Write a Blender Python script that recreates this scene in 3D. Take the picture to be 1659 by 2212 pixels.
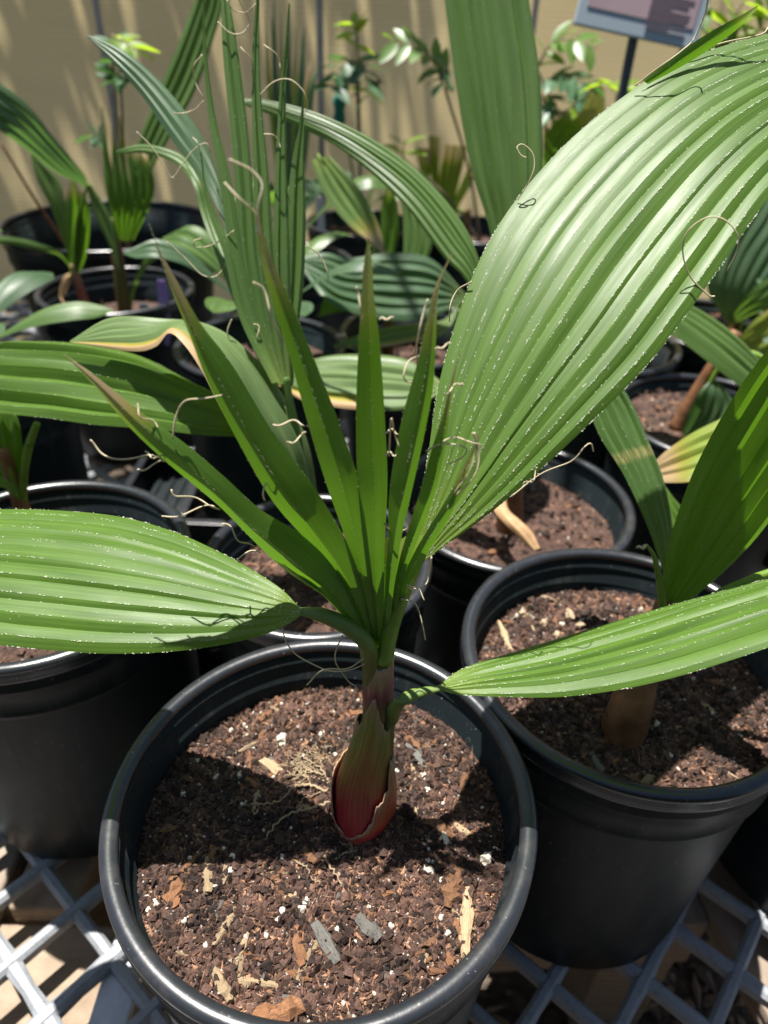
import bpy, math, random
import numpy as np
from mathutils import Vector, noise as mn

for o in list(bpy.data.objects):
    bpy.data.objects.remove(o)
sc = bpy.context.scene
col = sc.collection
rng = np.random.default_rng(7)
random.seed(7)

# ------------------------------------------------------------------ camera
RIM = 0.64                 # height of the pot rims above the ground
BENCH = RIM - 0.29         # bench mesh surface
CAMZ = RIM + 0.403
F = 2080.0 / 3000.0        # focal length / long image side
PITCH, ROLL = math.radians(35.22), math.radians(2.34)
cp, sp, cr, sr = math.cos(PITCH), math.sin(PITCH), math.cos(ROLL), math.sin(ROLL)
fwd = Vector((0, cp, -sp)); up0 = Vector((0, sp, cp)); rt0 = Vector((1, 0, 0))
rt = cr * rt0 + sr * up0; up = -sr * rt0 + cr * up0
cam_d = bpy.data.cameras.new('camera')
cam = bpy.data.objects.new('camera', cam_d); col.objects.link(cam)
from mathutils import Matrix
cam.matrix_world = Matrix(((rt.x, up.x, -fwd.x, 0), (rt.y, up.y, -fwd.y, 0), (rt.z, up.z, -fwd.z, CAMZ), (0, 0, 0, 1)))
cam_d.sensor_fit = 'VERTICAL'; cam_d.sensor_height = 36; cam_d.lens = 36 * F
cam_d.clip_start = 0.02; cam_d.clip_end = 400
cam_d.dof.use_dof = True; cam_d.dof.focus_distance = 0.40; cam_d.dof.aperture_fstop = 6.0
sc.camera = cam

# ------------------------------------------------------------------ light
SUN = Vector((-0.047, 0.046, 0.29)).normalized()      # towards the sun
elev = math.asin(SUN.z); azim = math.atan2(SUN.x, SUN.y)
w = bpy.data.worlds.new('World'); sc.world = w; w.use_nodes = True
nt = w.node_tree; bg = nt.nodes['Background']
sky = nt.nodes.new('ShaderNodeTexSky'); sky.sky_type = 'NISHITA'; sky.sun_disc = False
sky.sun_elevation = elev; sky.sun_rotation = azim
nt.links.new(sky.outputs[0], bg.inputs[0]); bg.inputs[1].default_value = 0.052
sd = bpy.data.lights.new('sun', 'SUN'); sd.energy = 5.0; sd.angle = math.radians(0.55); sd.color = (1, 0.96, 0.9)
so = bpy.data.objects.new('sun', sd); col.objects.link(so)
so.rotation_euler = SUN.to_track_quat('Z', 'Y').to_euler(); so.location = (0, 0, 5)
sc.view_settings.view_transform = 'Standard'; sc.view_settings.look = 'None'
sc.view_settings.exposure = 1.18; sc.view_settings.gamma = 1; sc.view_settings.use_curve_mapping = False

# ------------------------------------------------------------------ helpers
VW, VH = 1659.0, 2212.0
def ray(u, v):
    k = 1.0 / (F * VH); x = (u - VW / 2) * k; y = -(v - VH / 2) * k
    x, y = cr * x - sr * y, sr * x + cr * y
    return np.array([x, cp + y * sp, -sp + y * cp])
CAM = np.array([0, 0, CAMZ])
def PY(u, v, Y):                     # point of that pixel on the vertical plane y = Y
    d = ray(u, v); return CAM + d * (Y / d[1])
def PZ(u, v, z):                     # point of that pixel on the level plane z above/below the rims
    d = ray(u, v); return CAM + d * ((RIM + z - CAMZ) / d[2])

def tag(o, label=None, cat=None, group=None, kind=None):
    if label: o['label'] = label
    if cat: o['category'] = cat
    if group: o['group'] = group
    if kind: o['kind'] = kind
    return o
def empty(name, loc, label, cat, group=None):
    o = bpy.data.objects.new(name, None); o.location = loc; o.empty_display_size = 0.02
    col.objects.link(o); return tag(o, label, cat, group)
def mesh(name, verts, faces, mat, parent=None, smooth=True, uvs=None, cols=None):
    me = bpy.data.meshes.new(name)
    verts = np.asarray(verts, float)
    if parent is not None:
        off = np.array(parent_loc(parent)); verts = verts - off
    me.from_pydata(verts.tolist(), [], faces.tolist() if isinstance(faces, np.ndarray) else faces)
    me.materials.append(mat)
    if smooth: me.polygons.foreach_set('use_smooth', [True] * len(me.polygons))
    if uvs is not None:
        ul = me.uv_layers.new(name='UVMap')
        vi = np.empty(len(me.loops), int); me.loops.foreach_get('vertex_index', vi)
        ul.data.foreach_set('uv', np.asarray(uvs, float)[vi].ravel())
    if cols is not None:
        ca = me.color_attributes.new('col', 'FLOAT_COLOR', 'POINT')
        c4 = np.ones((len(verts), 4)); c4[:, :3] = cols; ca.data.foreach_set('color', c4.ravel())
    me.update()
    o = bpy.data.objects.new(name, me); col.objects.link(o)
    if parent is not None: o.parent = parent
    return o
def parent_loc(p):
    v = Vector((0, 0, 0))
    while p is not None: v += p.location; p = p.parent
    return v
def link_copy(src, name, loc, rot=(0, 0, 0), scale=(1, 1, 1), parent=None):
    o = bpy.data.objects.new(name, src); o.location = loc; o.rotation_euler = rot; o.scale = scale
    col.objects.link(o); o.parent = parent; return o

def spline(P, m):
    P = np.asarray(P, float)
    n = len(P)
    if n == 2: return P[0] + (P[1] - P[0]) * np.linspace(0, 1, m)[:, None]
    Q = np.vstack([2 * P[0] - P[1], P, 2 * P[-1] - P[-2]])
    seg = np.linalg.norm(np.diff(P, axis=0), axis=1) ** 0.7 + 1e-9
    T = np.r_[0, np.cumsum(seg)]; t = np.linspace(0, T[-1], m)
    i = np.clip(np.searchsorted(T, t, 'right') - 1, 0, n - 2); f = ((t - T[i]) / seg[i])[:, None]
    a, b, c, d = Q[i], Q[i + 1], Q[i + 2], Q[i + 3]
    return 0.5 * (2 * b + (c - a) * f + (2 * a - 5 * b + 4 * c - d) * f ** 2 + (3 * b - a - 3 * c + d) * f ** 3)
def norm(a): return a / (np.linalg.norm(a, axis=-1, keepdims=True) + 1e-12)

def tube_arrays(P, rad, k=6, cap=True, flat=1.0):
    P = np.asarray(P, float); n = len(P); rad = np.broadcast_to(np.asarray(rad, float), (n,))
    T = norm(np.gradient(P, axis=0)); ref = np.array([0.31, 0.2, 0.93])
    ref = np.tile(ref, (n, 1)); bad = abs((T * ref).sum(1)) > 0.97; ref[bad] = (1, 0, 0)
    A = norm(np.cross(T, ref)); B = np.cross(T, A)
    an = np.linspace(0, 2 * math.pi, k, endpoint=False)
    V = P[:, None] + rad[:, None, None] * (np.cos(an)[None, :, None] * A[:, None] + np.sin(an)[None, :, None] * B[:, None] * flat)
    Fc = []
    for i in range(n - 1):
        for j in range(k):
            Fc.append((i * k + j, i * k + (j + 1) % k, (i + 1) * k + (j + 1) % k, (i + 1) * k + j))
    if cap: Fc.append(tuple(range(k - 1, -1, -1))); Fc.append(tuple((n - 1) * k + j for j in range(k)))
    uv = np.stack([np.tile(an / 6.2832, n), np.repeat(np.linspace(0, 1, n), k)], 1)
    return V.reshape(-1, 3), Fc, uv
def tube(name, P, rad, mat, parent=None, k=6, flat=1.0):
    V, Fc, uv = tube_arrays(P, rad, k, True, flat); return mesh(name, V, Fc, mat, parent, uvs=uv)
def lathe(name, prof, mat, parent, seg=96, center=(0, 0), wob=0.0):
    prof = np.asarray(prof, float); n = len(prof); an = np.linspace(0, 2 * math.pi, seg, endpoint=False)
    wv = 1 + wob * np.sin(2 * an + center[0] * 40)
    V = np.stack([prof[:, None, 0] * np.cos(an) * wv + center[0], prof[:, None, 0] * np.sin(an) * wv + center[1],
                  np.repeat(prof[:, 1:2], seg, 1)], 2).reshape(-1, 3)
    Fc = [(i * seg + j, i * seg + (j + 1) % seg, (i + 1) * seg + (j + 1) % seg, (i + 1) * seg + j) for i in range(n - 1) for j in range(seg)]
    return mesh(name, V, Fc, mat, parent)
BOXF = [(0, 3, 2, 1), (4, 5, 6, 7), (0, 1, 5, 4), (1, 2, 6, 5), (2, 3, 7, 6), (3, 0, 4, 7)]
def boxv(c, ax, ay, az):
    c, ax, ay, az = map(np.asarray, (c, ax, ay, az))
    return np.array([c + sx * ax + sy * ay + sz * az for sz in (-1, 1) for sx, sy in ((-1, -1), (1, -1), (1, 1), (-1, 1))])
def bevel(o, wd=0.002, seg=2):
    m = o.modifiers.new('bevel', 'BEVEL'); m.width = wd; m.segments = seg; m.limit_method = 'ANGLE'; return o

# ------------------------------------------------------------------ materials
class N:
    def __init__(s, name):
        s.m = bpy.data.materials.new(name); s.m.use_nodes = True; s.t = s.m.node_tree
        s.b = s.t.nodes['Principled BSDF']; s.o = s.t.nodes['Material Output']
    def n(s, typ, **kw):
        nd = s.t.nodes.new('ShaderNode' + typ)
        for k, v in kw.items():
            if hasattr(nd, k): setattr(nd, k, v)
        return nd
    def l(s, a, b): s.t.links.new(a, b)
    def val(s, sock, v): sock.default_value = v
    def mix(s, a, b, f, bt='MIX'):
        nd = s.n('MixRGB', blend_type=bt)
        for sk, x in ((nd.inputs[0], f), (nd.inputs[1], a), (nd.inputs[2], b)):
            if isinstance(x, (int, float)): sk.default_value = x
            elif isinstance(x, tuple): sk.default_value = (*x, 1)
            else: s.l(x, sk)
        return nd.outputs[0]
    def math(s, op, a, b=0.0, clamp=False):
        nd = s.n('Math', operation=op); nd.use_clamp = clamp
        for sk, x in ((nd.inputs[0], a), (nd.inputs[1], b)):
            if isinstance(x, (int, float)): sk.default_value = x
            else: s.l(x, sk)
        return nd.outputs[0]
    def noise(s, vec, scale, detail=3, rough=0.55):
        nd = s.n('TexNoise'); nd.inputs['Scale'].default_value = scale; nd.inputs['Detail'].default_value = detail
        nd.inputs['Roughness'].default_value = rough
        if vec is not None: s.l(vec, nd.inputs['Vector'])
        return nd.outputs[0]
    def ramp(s, fac, stops):
        nd = s.n('ValToRGB'); e = nd.color_ramp.elements
        while len(e) < len(stops): e.new(0.5)
        for k, (p, c) in enumerate(stops):
            e[k].position = p; e[k].color = (*c, 1) if isinstance(c, tuple) else (c, c, c, 1)
        s.l(fac, nd.inputs[0]); return nd.outputs[0]
    def mapping(s, vec, scale=(1, 1, 1), rot=(0, 0, 0)):
        nd = s.n('Mapping'); nd.inputs['Scale'].default_value = scale; nd.inputs['Rotation'].default_value = rot
        s.l(vec, nd.inputs['Vector']); return nd.outputs[0]
    def bump(s, h, strength, dist=0.001):
        nd = s.n('Bump'); nd.inputs['Strength'].default_value = strength; nd.inputs['Distance'].default_value = dist
        s.l(h, nd.inputs['Height']); s.l(nd.outputs[0], s.b.inputs['Normal']); return nd.outputs[0]
    def coord(s, k): return s.n('TexCoord').outputs[k]

def leaf_mat(name, dark, light, trans, tip=0.0, edge=0.0, rough=0.36, tfac=0.36, burn=False, lines=75):
    M = N(name); uv = M.coord('UV'); sep = M.n('SeparateXYZ'); M.l(uv, sep.inputs[0]); S, T = sep.outputs[0], sep.outputs[1]
    st = M.noise(M.mapping(uv, (lines, 0.9, 1)), 1.0, 5, 0.75)
    big = M.noise(M.mapping(uv, (5, 3, 1)), 1.6, 3)
    c = M.mix(dark, light, M.ramp(M.math('ADD', M.math('MULTIPLY', st, 0.75), M.math('MULTIPLY', big, 0.4)), [(0.44, 0.0), (0.68, 1.0)]))
    # paler, yellower towards the base of the blade
    c = M.mix(c, tuple(0.55 * a + 0.45 * b for a, b in zip(light, (0.36, 0.44, 0.10))), M.ramp(T, [(0.0, 0.75), (0.16, 0.0)]))
    spots = M.noise(M.mapping(uv, (60, 90, 1)), 1.0, 2)
    c = M.mix(c, (0.55, 0.56, 0.42), M.ramp(spots, [(0.715, 0.0), (0.75, 0.55)]))
    if tip > 0:
        tt = M.math('ADD', T, M.math('MULTIPLY', M.noise(M.mapping(uv, (14, 4, 1)), 1.0, 3), 0.16))
        c = M.mix(c, (0.30, 0.27, 0.05), M.ramp(tt, [(1.0 - tip, 0.0), (min(0.999, 1.0 - tip * 0.55), 1.0)]))
        c = M.mix(c, (0.42, 0.29, 0.16), M.ramp(tt, [(1.0 - tip * 0.65, 0.0), (min(0.999, 1.0 - tip * 0.3), 1.0)]))
    if edge > 0:
        e = M.math('ADD', S, M.math('MULTIPLY', M.noise(M.mapping(uv, (4, 18, 1)), 1.0, 3), 0.08))
        e = M.math('MULTIPLY', M.ramp(T, [(0.18, 0.0), (0.4, 1.0)]), e)
        c = M.mix(c, (0.42, 0.34, 0.03), M.ramp(M.math('SUBTRACT', e, 0.04), [(1 - edge * 1.6, 0.0), (1 - edge * 0.9, 1.0)]))
        c = M.mix(c, (0.55, 0.36, 0.20), M.ramp(M.math('SUBTRACT', e, 0.04), [(1 - edge * 0.9, 0.0), (1 - edge * 0.6, 1.0)]))
    if burn:
        bb = M.math('ADD', T, M.math('MULTIPLY', M.noise(M.mapping(uv, (26, 2, 1)), 1.0, 2), 0.06))
        m1 = M.math('MULTIPLY', M.ramp(bb, [(0.43, 0.0), (0.445, 0.75), (0.47, 0.7), (0.485, 0.0)]), M.ramp(M.noise(M.mapping(uv, (40, 20, 1)), 1.0, 2), [(0.4, 0.2), (0.6, 1.0)]))
        c = M.mix(c, (0.45, 0.36, 0.16), m1)
    M.l(c, M.b.inputs['Base Color'])
    M.l(M.ramp(M.noise(M.mapping(uv, (20, 8, 1)), 1.0, 3), [(0.3, rough - 0.05), (0.7, rough + 0.10)]), M.b.inputs['Roughness'])
    M.b.inputs['IOR'].default_value = 1.5; M.b.inputs['Specular IOR Level'].default_value = 0.42
    bn = M.bump(M.math('ADD', st, M.math('MULTIPLY', M.noise(M.mapping(uv, (lines * 5, 60, 1)), 1.0, 2), 0.5)), 0.22, 0.0004)
    tr = M.n('BsdfTranslucent'); M.l(M.mix(c, trans, 0.7), tr.inputs[0])
    mx = M.n('MixShader'); mx.inputs[0].default_value = tfac
    M.l(M.b.outputs[0], mx.inputs[1]); M.l(tr.outputs[0], mx.inputs[2]); M.l(mx.outputs[0], M.o.inputs[0])
    return M.m

LEAF = leaf_mat('leaf_green', (0.048, 0.106, 0.012), (0.104, 0.196, 0.027), (0.25, 0.46, 0.016), rough=0.44, tfac=0.32)
LEAF_FAN = leaf_mat('leaf_young', (0.054, 0.120, 0.016), (0.102, 0.198, 0.027), (0.19, 0.43, 0.012), tip=0.17, rough=0.42, tfac=0.45, lines=17)
LEAF_BACK = leaf_mat('leaf_back', (0.060, 0.120, 0.030), (0.125, 0.210, 0.058), (0.22, 0.42, 0.03), rough=0.36)
LEAF_BLUE = leaf_mat('leaf_bluish', (0.045, 0.095, 0.045), (0.10, 0.170, 0.085), (0.16, 0.34, 0.05), rough=0.40)
LEAF_YEL = leaf_mat('leaf_yellow_edge', (0.10, 0.165, 0.055), (0.19, 0.27, 0.105), (0.26, 0.44, 0.04), edge=0.14, rough=0.40)
LEAF_TIP = leaf_mat('leaf_dry_tip', (0.070, 0.130, 0.03), (0.15, 0.235, 0.06), (0.28, 0.45, 0.04), tip=0.38, rough=0.40)
LEAF_BURN = leaf_mat('leaf_burn_band', (0.050, 0.105, 0.030), (0.105, 0.185, 0.055), (0.22, 0.42, 0.03), rough=0.35, burn=True)
LEAF_PALE = leaf_mat('leaf_pale', (0.16, 0.22, 0.035), (0.26, 0.33, 0.06), (0.40, 0.50, 0.04), tip=0.30, rough=0.42)

def simple(name, c, rough=0.6, trans=None, tf=0.3, var=0.0, scale=40, bump=0.0):
    M = N(name)
    if var > 0:
        v = M.noise(M.coord('Object'), scale, 4)
        cc = M.mix(tuple(x * (1 - var) for x in c), tuple(min(1, x * (1 + var)) for x in c), M.ramp(v, [(0.3, 0.0), (0.7, 1.0)]))
        M.l(cc, M.b.inputs['Base Color'])
        if bump: M.bump(v, bump, 0.002)
    else: M.b.inputs['Base Color'].default_value = (*c, 1)
    M.b.inputs['Roughness'].default_value = rough
    if trans:
        tr = M.n('BsdfTranslucent'); tr.inputs[0].default_value = (*trans, 1)
        mx = M.n('MixShader'); mx.inputs[0].default_value = tf
        M.l(M.b.outputs[0], mx.inputs[1]); M.l(tr.outputs[0], mx.inputs[2]); M.l(mx.outputs[0], M.o.inputs[0])
    return M.m
THREAD = simple('dry_thread', (0.62, 0.54, 0.36), 0.6, (0.6, 0.5, 0.3), 0.25, 0.2, 90)
BRISTLE = simple('white_bristle', (0.66, 0.68, 0.54), 0.7, (0.6, 0.65, 0.45), 0.35)
PETIOLE = simple('petiole_green', (0.17, 0.29, 0.035), 0.4, (0.3, 0.45, 0.04), 0.2, 0.25, 60)
ROOT = simple('pale_root', (0.26, 0.195, 0.115), 0.7, var=0.35, scale=120)
DRYLEAF = simple('dry_leaf', (0.52, 0.32, 0.16), 0.7, (0.5, 0.3, 0.12), 0.25, 0.3, 60, 0.3)
BROWNSTEM = simple('brown_stem', (0.20, 0.085, 0.035), 0.65, var=0.5, scale=60, bump=0.5)

def plastic(name, base=(0.011, 0.013, 0.015), rr=(0.3, 0.46), ior=1.5):
    M = N(name); oc = M.coord('Object')
    d = M.noise(oc, 9, 5, 0.65); sc_ = M.noise(M.mapping(oc, (55, 55, 5)), 1.0, 5, 0.75)
    dust = M.ramp(M.math('MULTIPLY', d, sc_), [(0.26, 0.0), (0.42, 0.6)])
    c = M.mix(base, (0.060, 0.056, 0.050), dust)
    sp_ = M.noise(oc, 420, 2); c = M.mix(c, (0.25, 0.23, 0.20), M.ramp(sp_, [(0.72, 0.0), (0.76, 0.8)]))
    M.l(c, M.b.inputs['Base Color'])
    M.l(M.ramp(d, [(0.3, rr[0]), (0.75, rr[1])]), M.b.inputs['Roughness'])
    M.b.inputs['IOR'].default_value = ior
    M.bump(M.math('ADD', M.noise(oc, 160, 3), M.math('MULTIPLY', d, 2.0)), 0.10, 0.0012)
    return M.m
POT = plastic('black_plastic', base=(0.007, 0.011, 0.013), rr=(0.42, 0.58), ior=1.32); POT_RIM = plastic('black_plastic_rim', (0.016, 0.018, 0.022), (0.24, 0.36), 1.6); POT_TEAL = plastic('dark_green_plastic', (0.006, 0.013, 0.014), (0.42, 0.58), 1.32)

def soil_mat():
    M = N('soil'); oc = M.coord('Object')
    a = M.noise(oc, 60, 6, 0.7); b = M.noise(oc, 420, 4, 0.7); v = M.n('TexVoronoi'); v.inputs['Scale'].default_value = 300; M.l(oc, v.inputs['Vector'])
    c = M.ramp(M.math('ADD', M.math('MULTIPLY', a, 0.55), M.math('MULTIPLY', b, 0.5)), [(0.32, (0.014, 0.008, 0.006)), (0.50, (0.062, 0.030, 0.020)), (0.66, (0.16, 0.082, 0.055)), (0.8, (0.26, 0.16, 0.115))])
    M.l(c, M.b.inputs['Base Color']); M.b.inputs['Roughness'].default_value = 0.75
    M.bump(M.math('ADD', b, M.math('MULTIPLY', v.outputs[0], 0.7)), 1.0, 0.003)
    return M.m
SOIL = soil_mat()
def col_mat(name, rough=0.8, grain=True):
    M = N(name); a = M.n('Attribute'); a.attribute_name = 'col'
    g = M.noise(M.mapping(M.coord('Object'), (1, 1, 1)), 900, 3, 0.7)
    c = M.mix(a.outputs[0], M.mix(a.outputs[0], (0.3, 0.3, 0.3), 1.0, 'MULTIPLY'), M.ramp(g, [(0.35, 0.8), (0.6, 0.0)]))
    M.l(c, M.b.inputs['Base Color']); M.b.inputs['Roughness'].default_value = rough
    M.bump(g, 0.6, 0.0008)
    return M.m
CRUMB = col_mat('soil_crumbs')
def chip_mat(name, a, b):
    M = N(name); oc = M.coord('Object')
    g = M.noise(M.mapping(oc, (2.2, 9, 9)), 1.0, 5, 0.75); r = M.n('ObjectInfo').outputs['Random']
    c = M.mix(a, b, M.ramp(g, [(0.3, 0.0), (0.7, 1.0)])); c = M.mix(c, (0.05, 0.03, 0.02), M.math('MULTIPLY', r, 0.45))
    M.l(c, M.b.inputs['Base Color']); M.b.inputs['Roughness'].default_value = 0.8; M.bump(g, 1.0, 0.0012); return M.m
CHIP = chip_mat('bark', (0.12, 0.05, 0.022), (0.42, 0.20, 0.09))
CHIP_PALE = chip_mat('pale_wood_chip', (0.36, 0.24, 0.12), (0.62, 0.48, 0.30))
CHIP_GREY = chip_mat('grey_chip', (0.10, 0.10, 0.09), (0.26, 0.25, 0.22))
PERL = simple('perlite', (0.60, 0.54, 0.44), 0.8, var=0.3, scale=3.5, bump=0.0)

def wood(name, a, b):
    M = N(name); oc = M.coord('Object')
    g = M.noise(M.mapping(oc, (6, 60, 60)), 1.0, 5, 0.6)
    wv = M.n('TexWave'); wv.wave_type = 'BANDS'; wv.bands_direction = 'Z'; wv.inputs['Scale'].default_value = 26; wv.inputs['Distortion'].default_value = 3.5
    wv.inputs['Detail'].default_value = 3; M.l(M.mapping(oc, (0.35, 1.0, 1.0)), wv.inputs['Vector'])
    c = M.mix(a, b, M.math('ADD', M.math('MULTIPLY', g, 0.75), M.math('MULTIPLY', wv.outputs[1], 0.25)))
    st = M.noise(oc, 14, 5, 0.7); c = M.mix(c, (0.16, 0.10, 0.06), M.ramp(st, [(0.52, 0.0), (0.75, 0.75)]))
    M.l(c, M.b.inputs['Base Color']); M.b.inputs['Roughness'].default_value = 0.8
    M.bump(M.math('ADD', g, wv.outputs[1]), 0.5, 0.002); return M.m
WOOD = wood('weathered_pine', (0.17, 0.12, 0.075), (0.38, 0.30, 0.215))
WOOD2 = wood('grey_board', (0.16, 0.12, 0.09), (0.34, 0.28, 0.22))
def bench_mat():
    M = N('bench_plastic'); oc = M.coord('Object')
    a = M.noise(oc, 45, 5, 0.7); b = M.noise(oc, 230, 4, 0.7)
    c = M.mix((0.19, 0.205, 0.225), (0.32, 0.335, 0.35), a); c = M.mix(c, (0.10, 0.09, 0.08), M.ramp(b, [(0.54, 0.0), (0.72, 0.7)]))
    M.l(c, M.b.inputs['Base Color']); M.b.inputs['Roughness'].default_value = 0.42; M.bump(b, 0.4, 0.0015); return M.m
BENCHM = bench_mat()
METAL = simple('galvanised', (0.42, 0.45, 0.50), 0.45, var=0.25, scale=50)

POLE = simple('grey_pole', (0.36, 0.33, 0.28), 0.6, var=0.2, scale=30)
def cloth_mat():
    M = N('shade_cloth'); oc = M.coord('Object')
    sep = M.n('SeparateXYZ'); M.l(oc, sep.inputs[0])
    wob = M.math('MULTIPLY', M.noise(M.mapping(oc, (3, 1, 14)), 1.0, 4), 0.010)
    z = M.math('ADD', sep.outputs[2], wob)
    ln = M.math('SINE', M.math('MULTIPLY', z, 2 * math.pi / 0.0105))
    kn = M.noise(M.mapping(oc, (160, 1, 190)), 1.0, 3, 0.7)
    big = M.noise(M.mapping(oc, (2, 1, 9)), 1.0, 4)
    h = M.math('ADD', M.math('MULTIPLY', ln, 0.5), M.math('MULTIPLY', kn, 1.2))
    f = M.ramp(M.math('ADD', M.math('MULTIPLY', h, 0.42), M.math('MULTIPLY', big, 0.5)), [(0.15, 0.0), (0.75, 1.0)])
    c = M.mix((0.33, 0.245, 0.10), (0.76, 0.62, 0.34), f)
    M.l(c, M.b.inputs['Base Color']); M.b.inputs['Roughness'].default_value = 0.85; M.bump(h, 0.6, 0.003)
    tr = M.n('BsdfTranslucent'); M.l(M.mix(c, (0.95, 0.78, 0.42), 0.6), tr.inputs[0])
    mx = M.n('MixShader'); mx.inputs[0].default_value = 0.62
    M.l(M.b.outputs[0], mx.inputs[1]); M.l(tr.outputs[0], mx.inputs[2]); M.l(mx.outputs[0], M.o.inputs[0]); return M.m
CLOTH = cloth_mat()

# ------------------------------------------------------------------ ground, fence, bench
def ground():
    M = N('mulch'); oc = M.coord('Object')
    a = M.noise(oc, 18, 6, 0.7); v = M.n('TexVoronoi'); v.inputs['Scale'].default_value = 55; M.l(M.mapping(oc, (1, 1.6, 1)), v.inputs['Vector'])
    c = M.mix(M.ramp(a, [(0.3, (0.05, 0.035, 0.025)), (0.7, (0.16, 0.12, 0.085))]), (0.03, 0.022, 0.016), M.ramp(v.outputs[0], [(0.3, 0.0), (0.8, 0.8)]))
    M.l(c, M.b.inputs['Base Color']); M.b.inputs['Roughness'].default_value = 0.9; M.bump(v.outputs[0], 0.8, 0.01)
    s = 60
    o = mesh('ground', [(-s, -s, 0), (s, -s, 0), (s, s, 0), (-s, s, 0)], [(0, 1, 2, 3)], M.m, smooth=False)
    tag(o, 'dark mulch covered ground under the bench', None, kind='structure')
ground()
WALLY = 2.12
def fence():
    root = empty('cloth_fence', (0, WALLY, 0), 'tan woven shade cloth fence behind all the pots', 'fence')
    nx, nz = 140, 40; X = np.linspace(-2.6, 2.6, nx); Z = np.linspace(0.02, 1.75, nz)
    V = [(x, WALLY + 0.008 * math.sin(x * 5.3) + 0.006 * math.sin(x * 11 + z * 2) + 0.01 * mn.noise((x * 2, z * 2, 3)), z) for z in Z for x in X]
    Fc = [(i * nx + j, i * nx + j + 1, (i + 1) * nx + j + 1, (i + 1) * nx + j) for i in range(nz - 1) for j in range(nx - 1)]
    mesh('cloth', V, Fc, CLOTH, root)
    for (u, v, r, m) in ((222, 90, 0.0085, POLE), (692, 100, 0.009, POLE), (1151, 60, 0.007, simple('pink_pole', (0.42, 0.33, 0.31), 0.6))):
        p = PY(u, v, WALLY - 0.03)
        tube('pole', [(p[0], WALLY - 0.035, 0.0), (p[0], WALLY - 0.035, 0.9), (p[0], WALLY - 0.035, 1.75)], r, m, root, 12)
fence()
def hedge():  # added out of view to block sky light on the pot fronts
    root = empty('hedge', (0, -1.7, 0), 'dense dark green hedge on the other side of the bench', 'hedge'); rg = np.random.default_rng(3)
    core = []; nx, nz = 40, 14
    X = np.linspace(-3, 3, nx); Z = np.linspace(0, 2.2, nz)
    for z in Z:
        for x in X: core.append((x, -1.75 + 0.12 * mn.noise((x * 1.7, z * 1.7, 4)) - 0.1 * (z / 2.2) ** 4, z))
    mesh('branches', core, [(a * nx + b, a * nx + b + 1, (a + 1) * nx + b + 1, (a + 1) * nx + b) for a in range(nz - 1) for b in range(nx - 1)], simple('added_hedge_dark', (0.02, 0.022, 0.012), 0.9), root)
    n = 7000; C = np.stack([rg.uniform(-3, 3, n), rg.uniform(-1.78, -1.45, n), rg.uniform(0.02, 2.25, n)], 1); V = []; Fc = []
    for c in C:
        d = norm(rg.normal(0, 1, 3)); u = norm(np.cross(d, rg.normal(0, 1, 3))); l = rg.uniform(0.05, 0.10); k = len(V)
        V += [c, c + d * l * 0.45 + u * l * 0.28, c + d * l, c + d * l * 0.45 - u * l * 0.28]; Fc.append((k, k + 1, k + 2, k + 3))
    mesh('foliage', V, Fc, simple('added_hedge_leaf', (0.05, 0.09, 0.025), 0.5), root, smooth=False)['kind'] = 'stuff'
hedge()
def added_shade_tree():  # added out of view to throw shade patterns on the cloth
    base = (-1.3, 3.1, 0); root = empty('added_shade_tree', base, 'broad leaved tree standing behind the cloth fence and shading it', 'tree')
    bark = simple('added_tree_bark', (0.16, 0.12, 0.09), 0.9, var=0.4, scale=20, bump=0.6); r = random.Random(4)
    tube('trunk', spline([base, (-1.28, 3.05, 1.0), (-1.2, 2.95, 2.1), (-1.1, 2.85, 3.0)], 20), np.linspace(0.09, 0.035, 20), bark, root, 12)
    ends = []
    for (x, y, z) in ((-2.6, 2.7, 2.6), (-1.9, 2.3, 2.5), (-0.9, 2.25, 2.45), (-0.2, 2.5, 2.6), (0.5, 2.6, 2.7), (-1.3, 2.0, 2.9), (1.2, 2.7, 2.8), (-0.4, 2.2, 3.0), (-2.2, 2.4, 3.1), (-0.16, 1.1, 2.62)):  # last limb put in to dapple the broad upright leaf with shade
        S = spline([(-1.24, 3.0, 1.7 + r.random() * 0.8), (0.5 * (x - 1.2), 0.5 * (y + 3.0), z - 0.15), (x, y, z)], 14); tube('limb', S, np.linspace(0.028, 0.006, 14), bark, root, 7); ends += [S[k] for k in (7, 9, 11, 13)]
    lm = simple('added_tree_leaf', (0.07, 0.14, 0.03), 0.45, (0.2, 0.4, 0.03), 0.35); V = []; Fc = []
    rg = np.random.default_rng(5)
    for e in ends:
        for _ in range(5 if e[1] < 1.9 else 64 if e[0] < -0.3 else 10):
            c = e + rg.normal(0, (0.26, 0.17, 0.15)) * (0.5 if e[1] < 1.9 else 1.0); d = norm(rg.normal(0, 1, 3) * (1, 1, 0.5)); u = norm(np.cross(d, rg.normal(0, 1, 3))); l = rg.uniform(0.07, 0.13)
            k = len(V); V += [c, c + d * l * 0.45 + u * l * 0.28, c + d * l, c + d * l * 0.45 - u * l * 0.28]; Fc.append((k, k + 1, k + 2, k + 3))
    mesh('crown', V, Fc, lm, root, smooth=False)['kind'] = 'stuff'
added_shade_tree()

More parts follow.
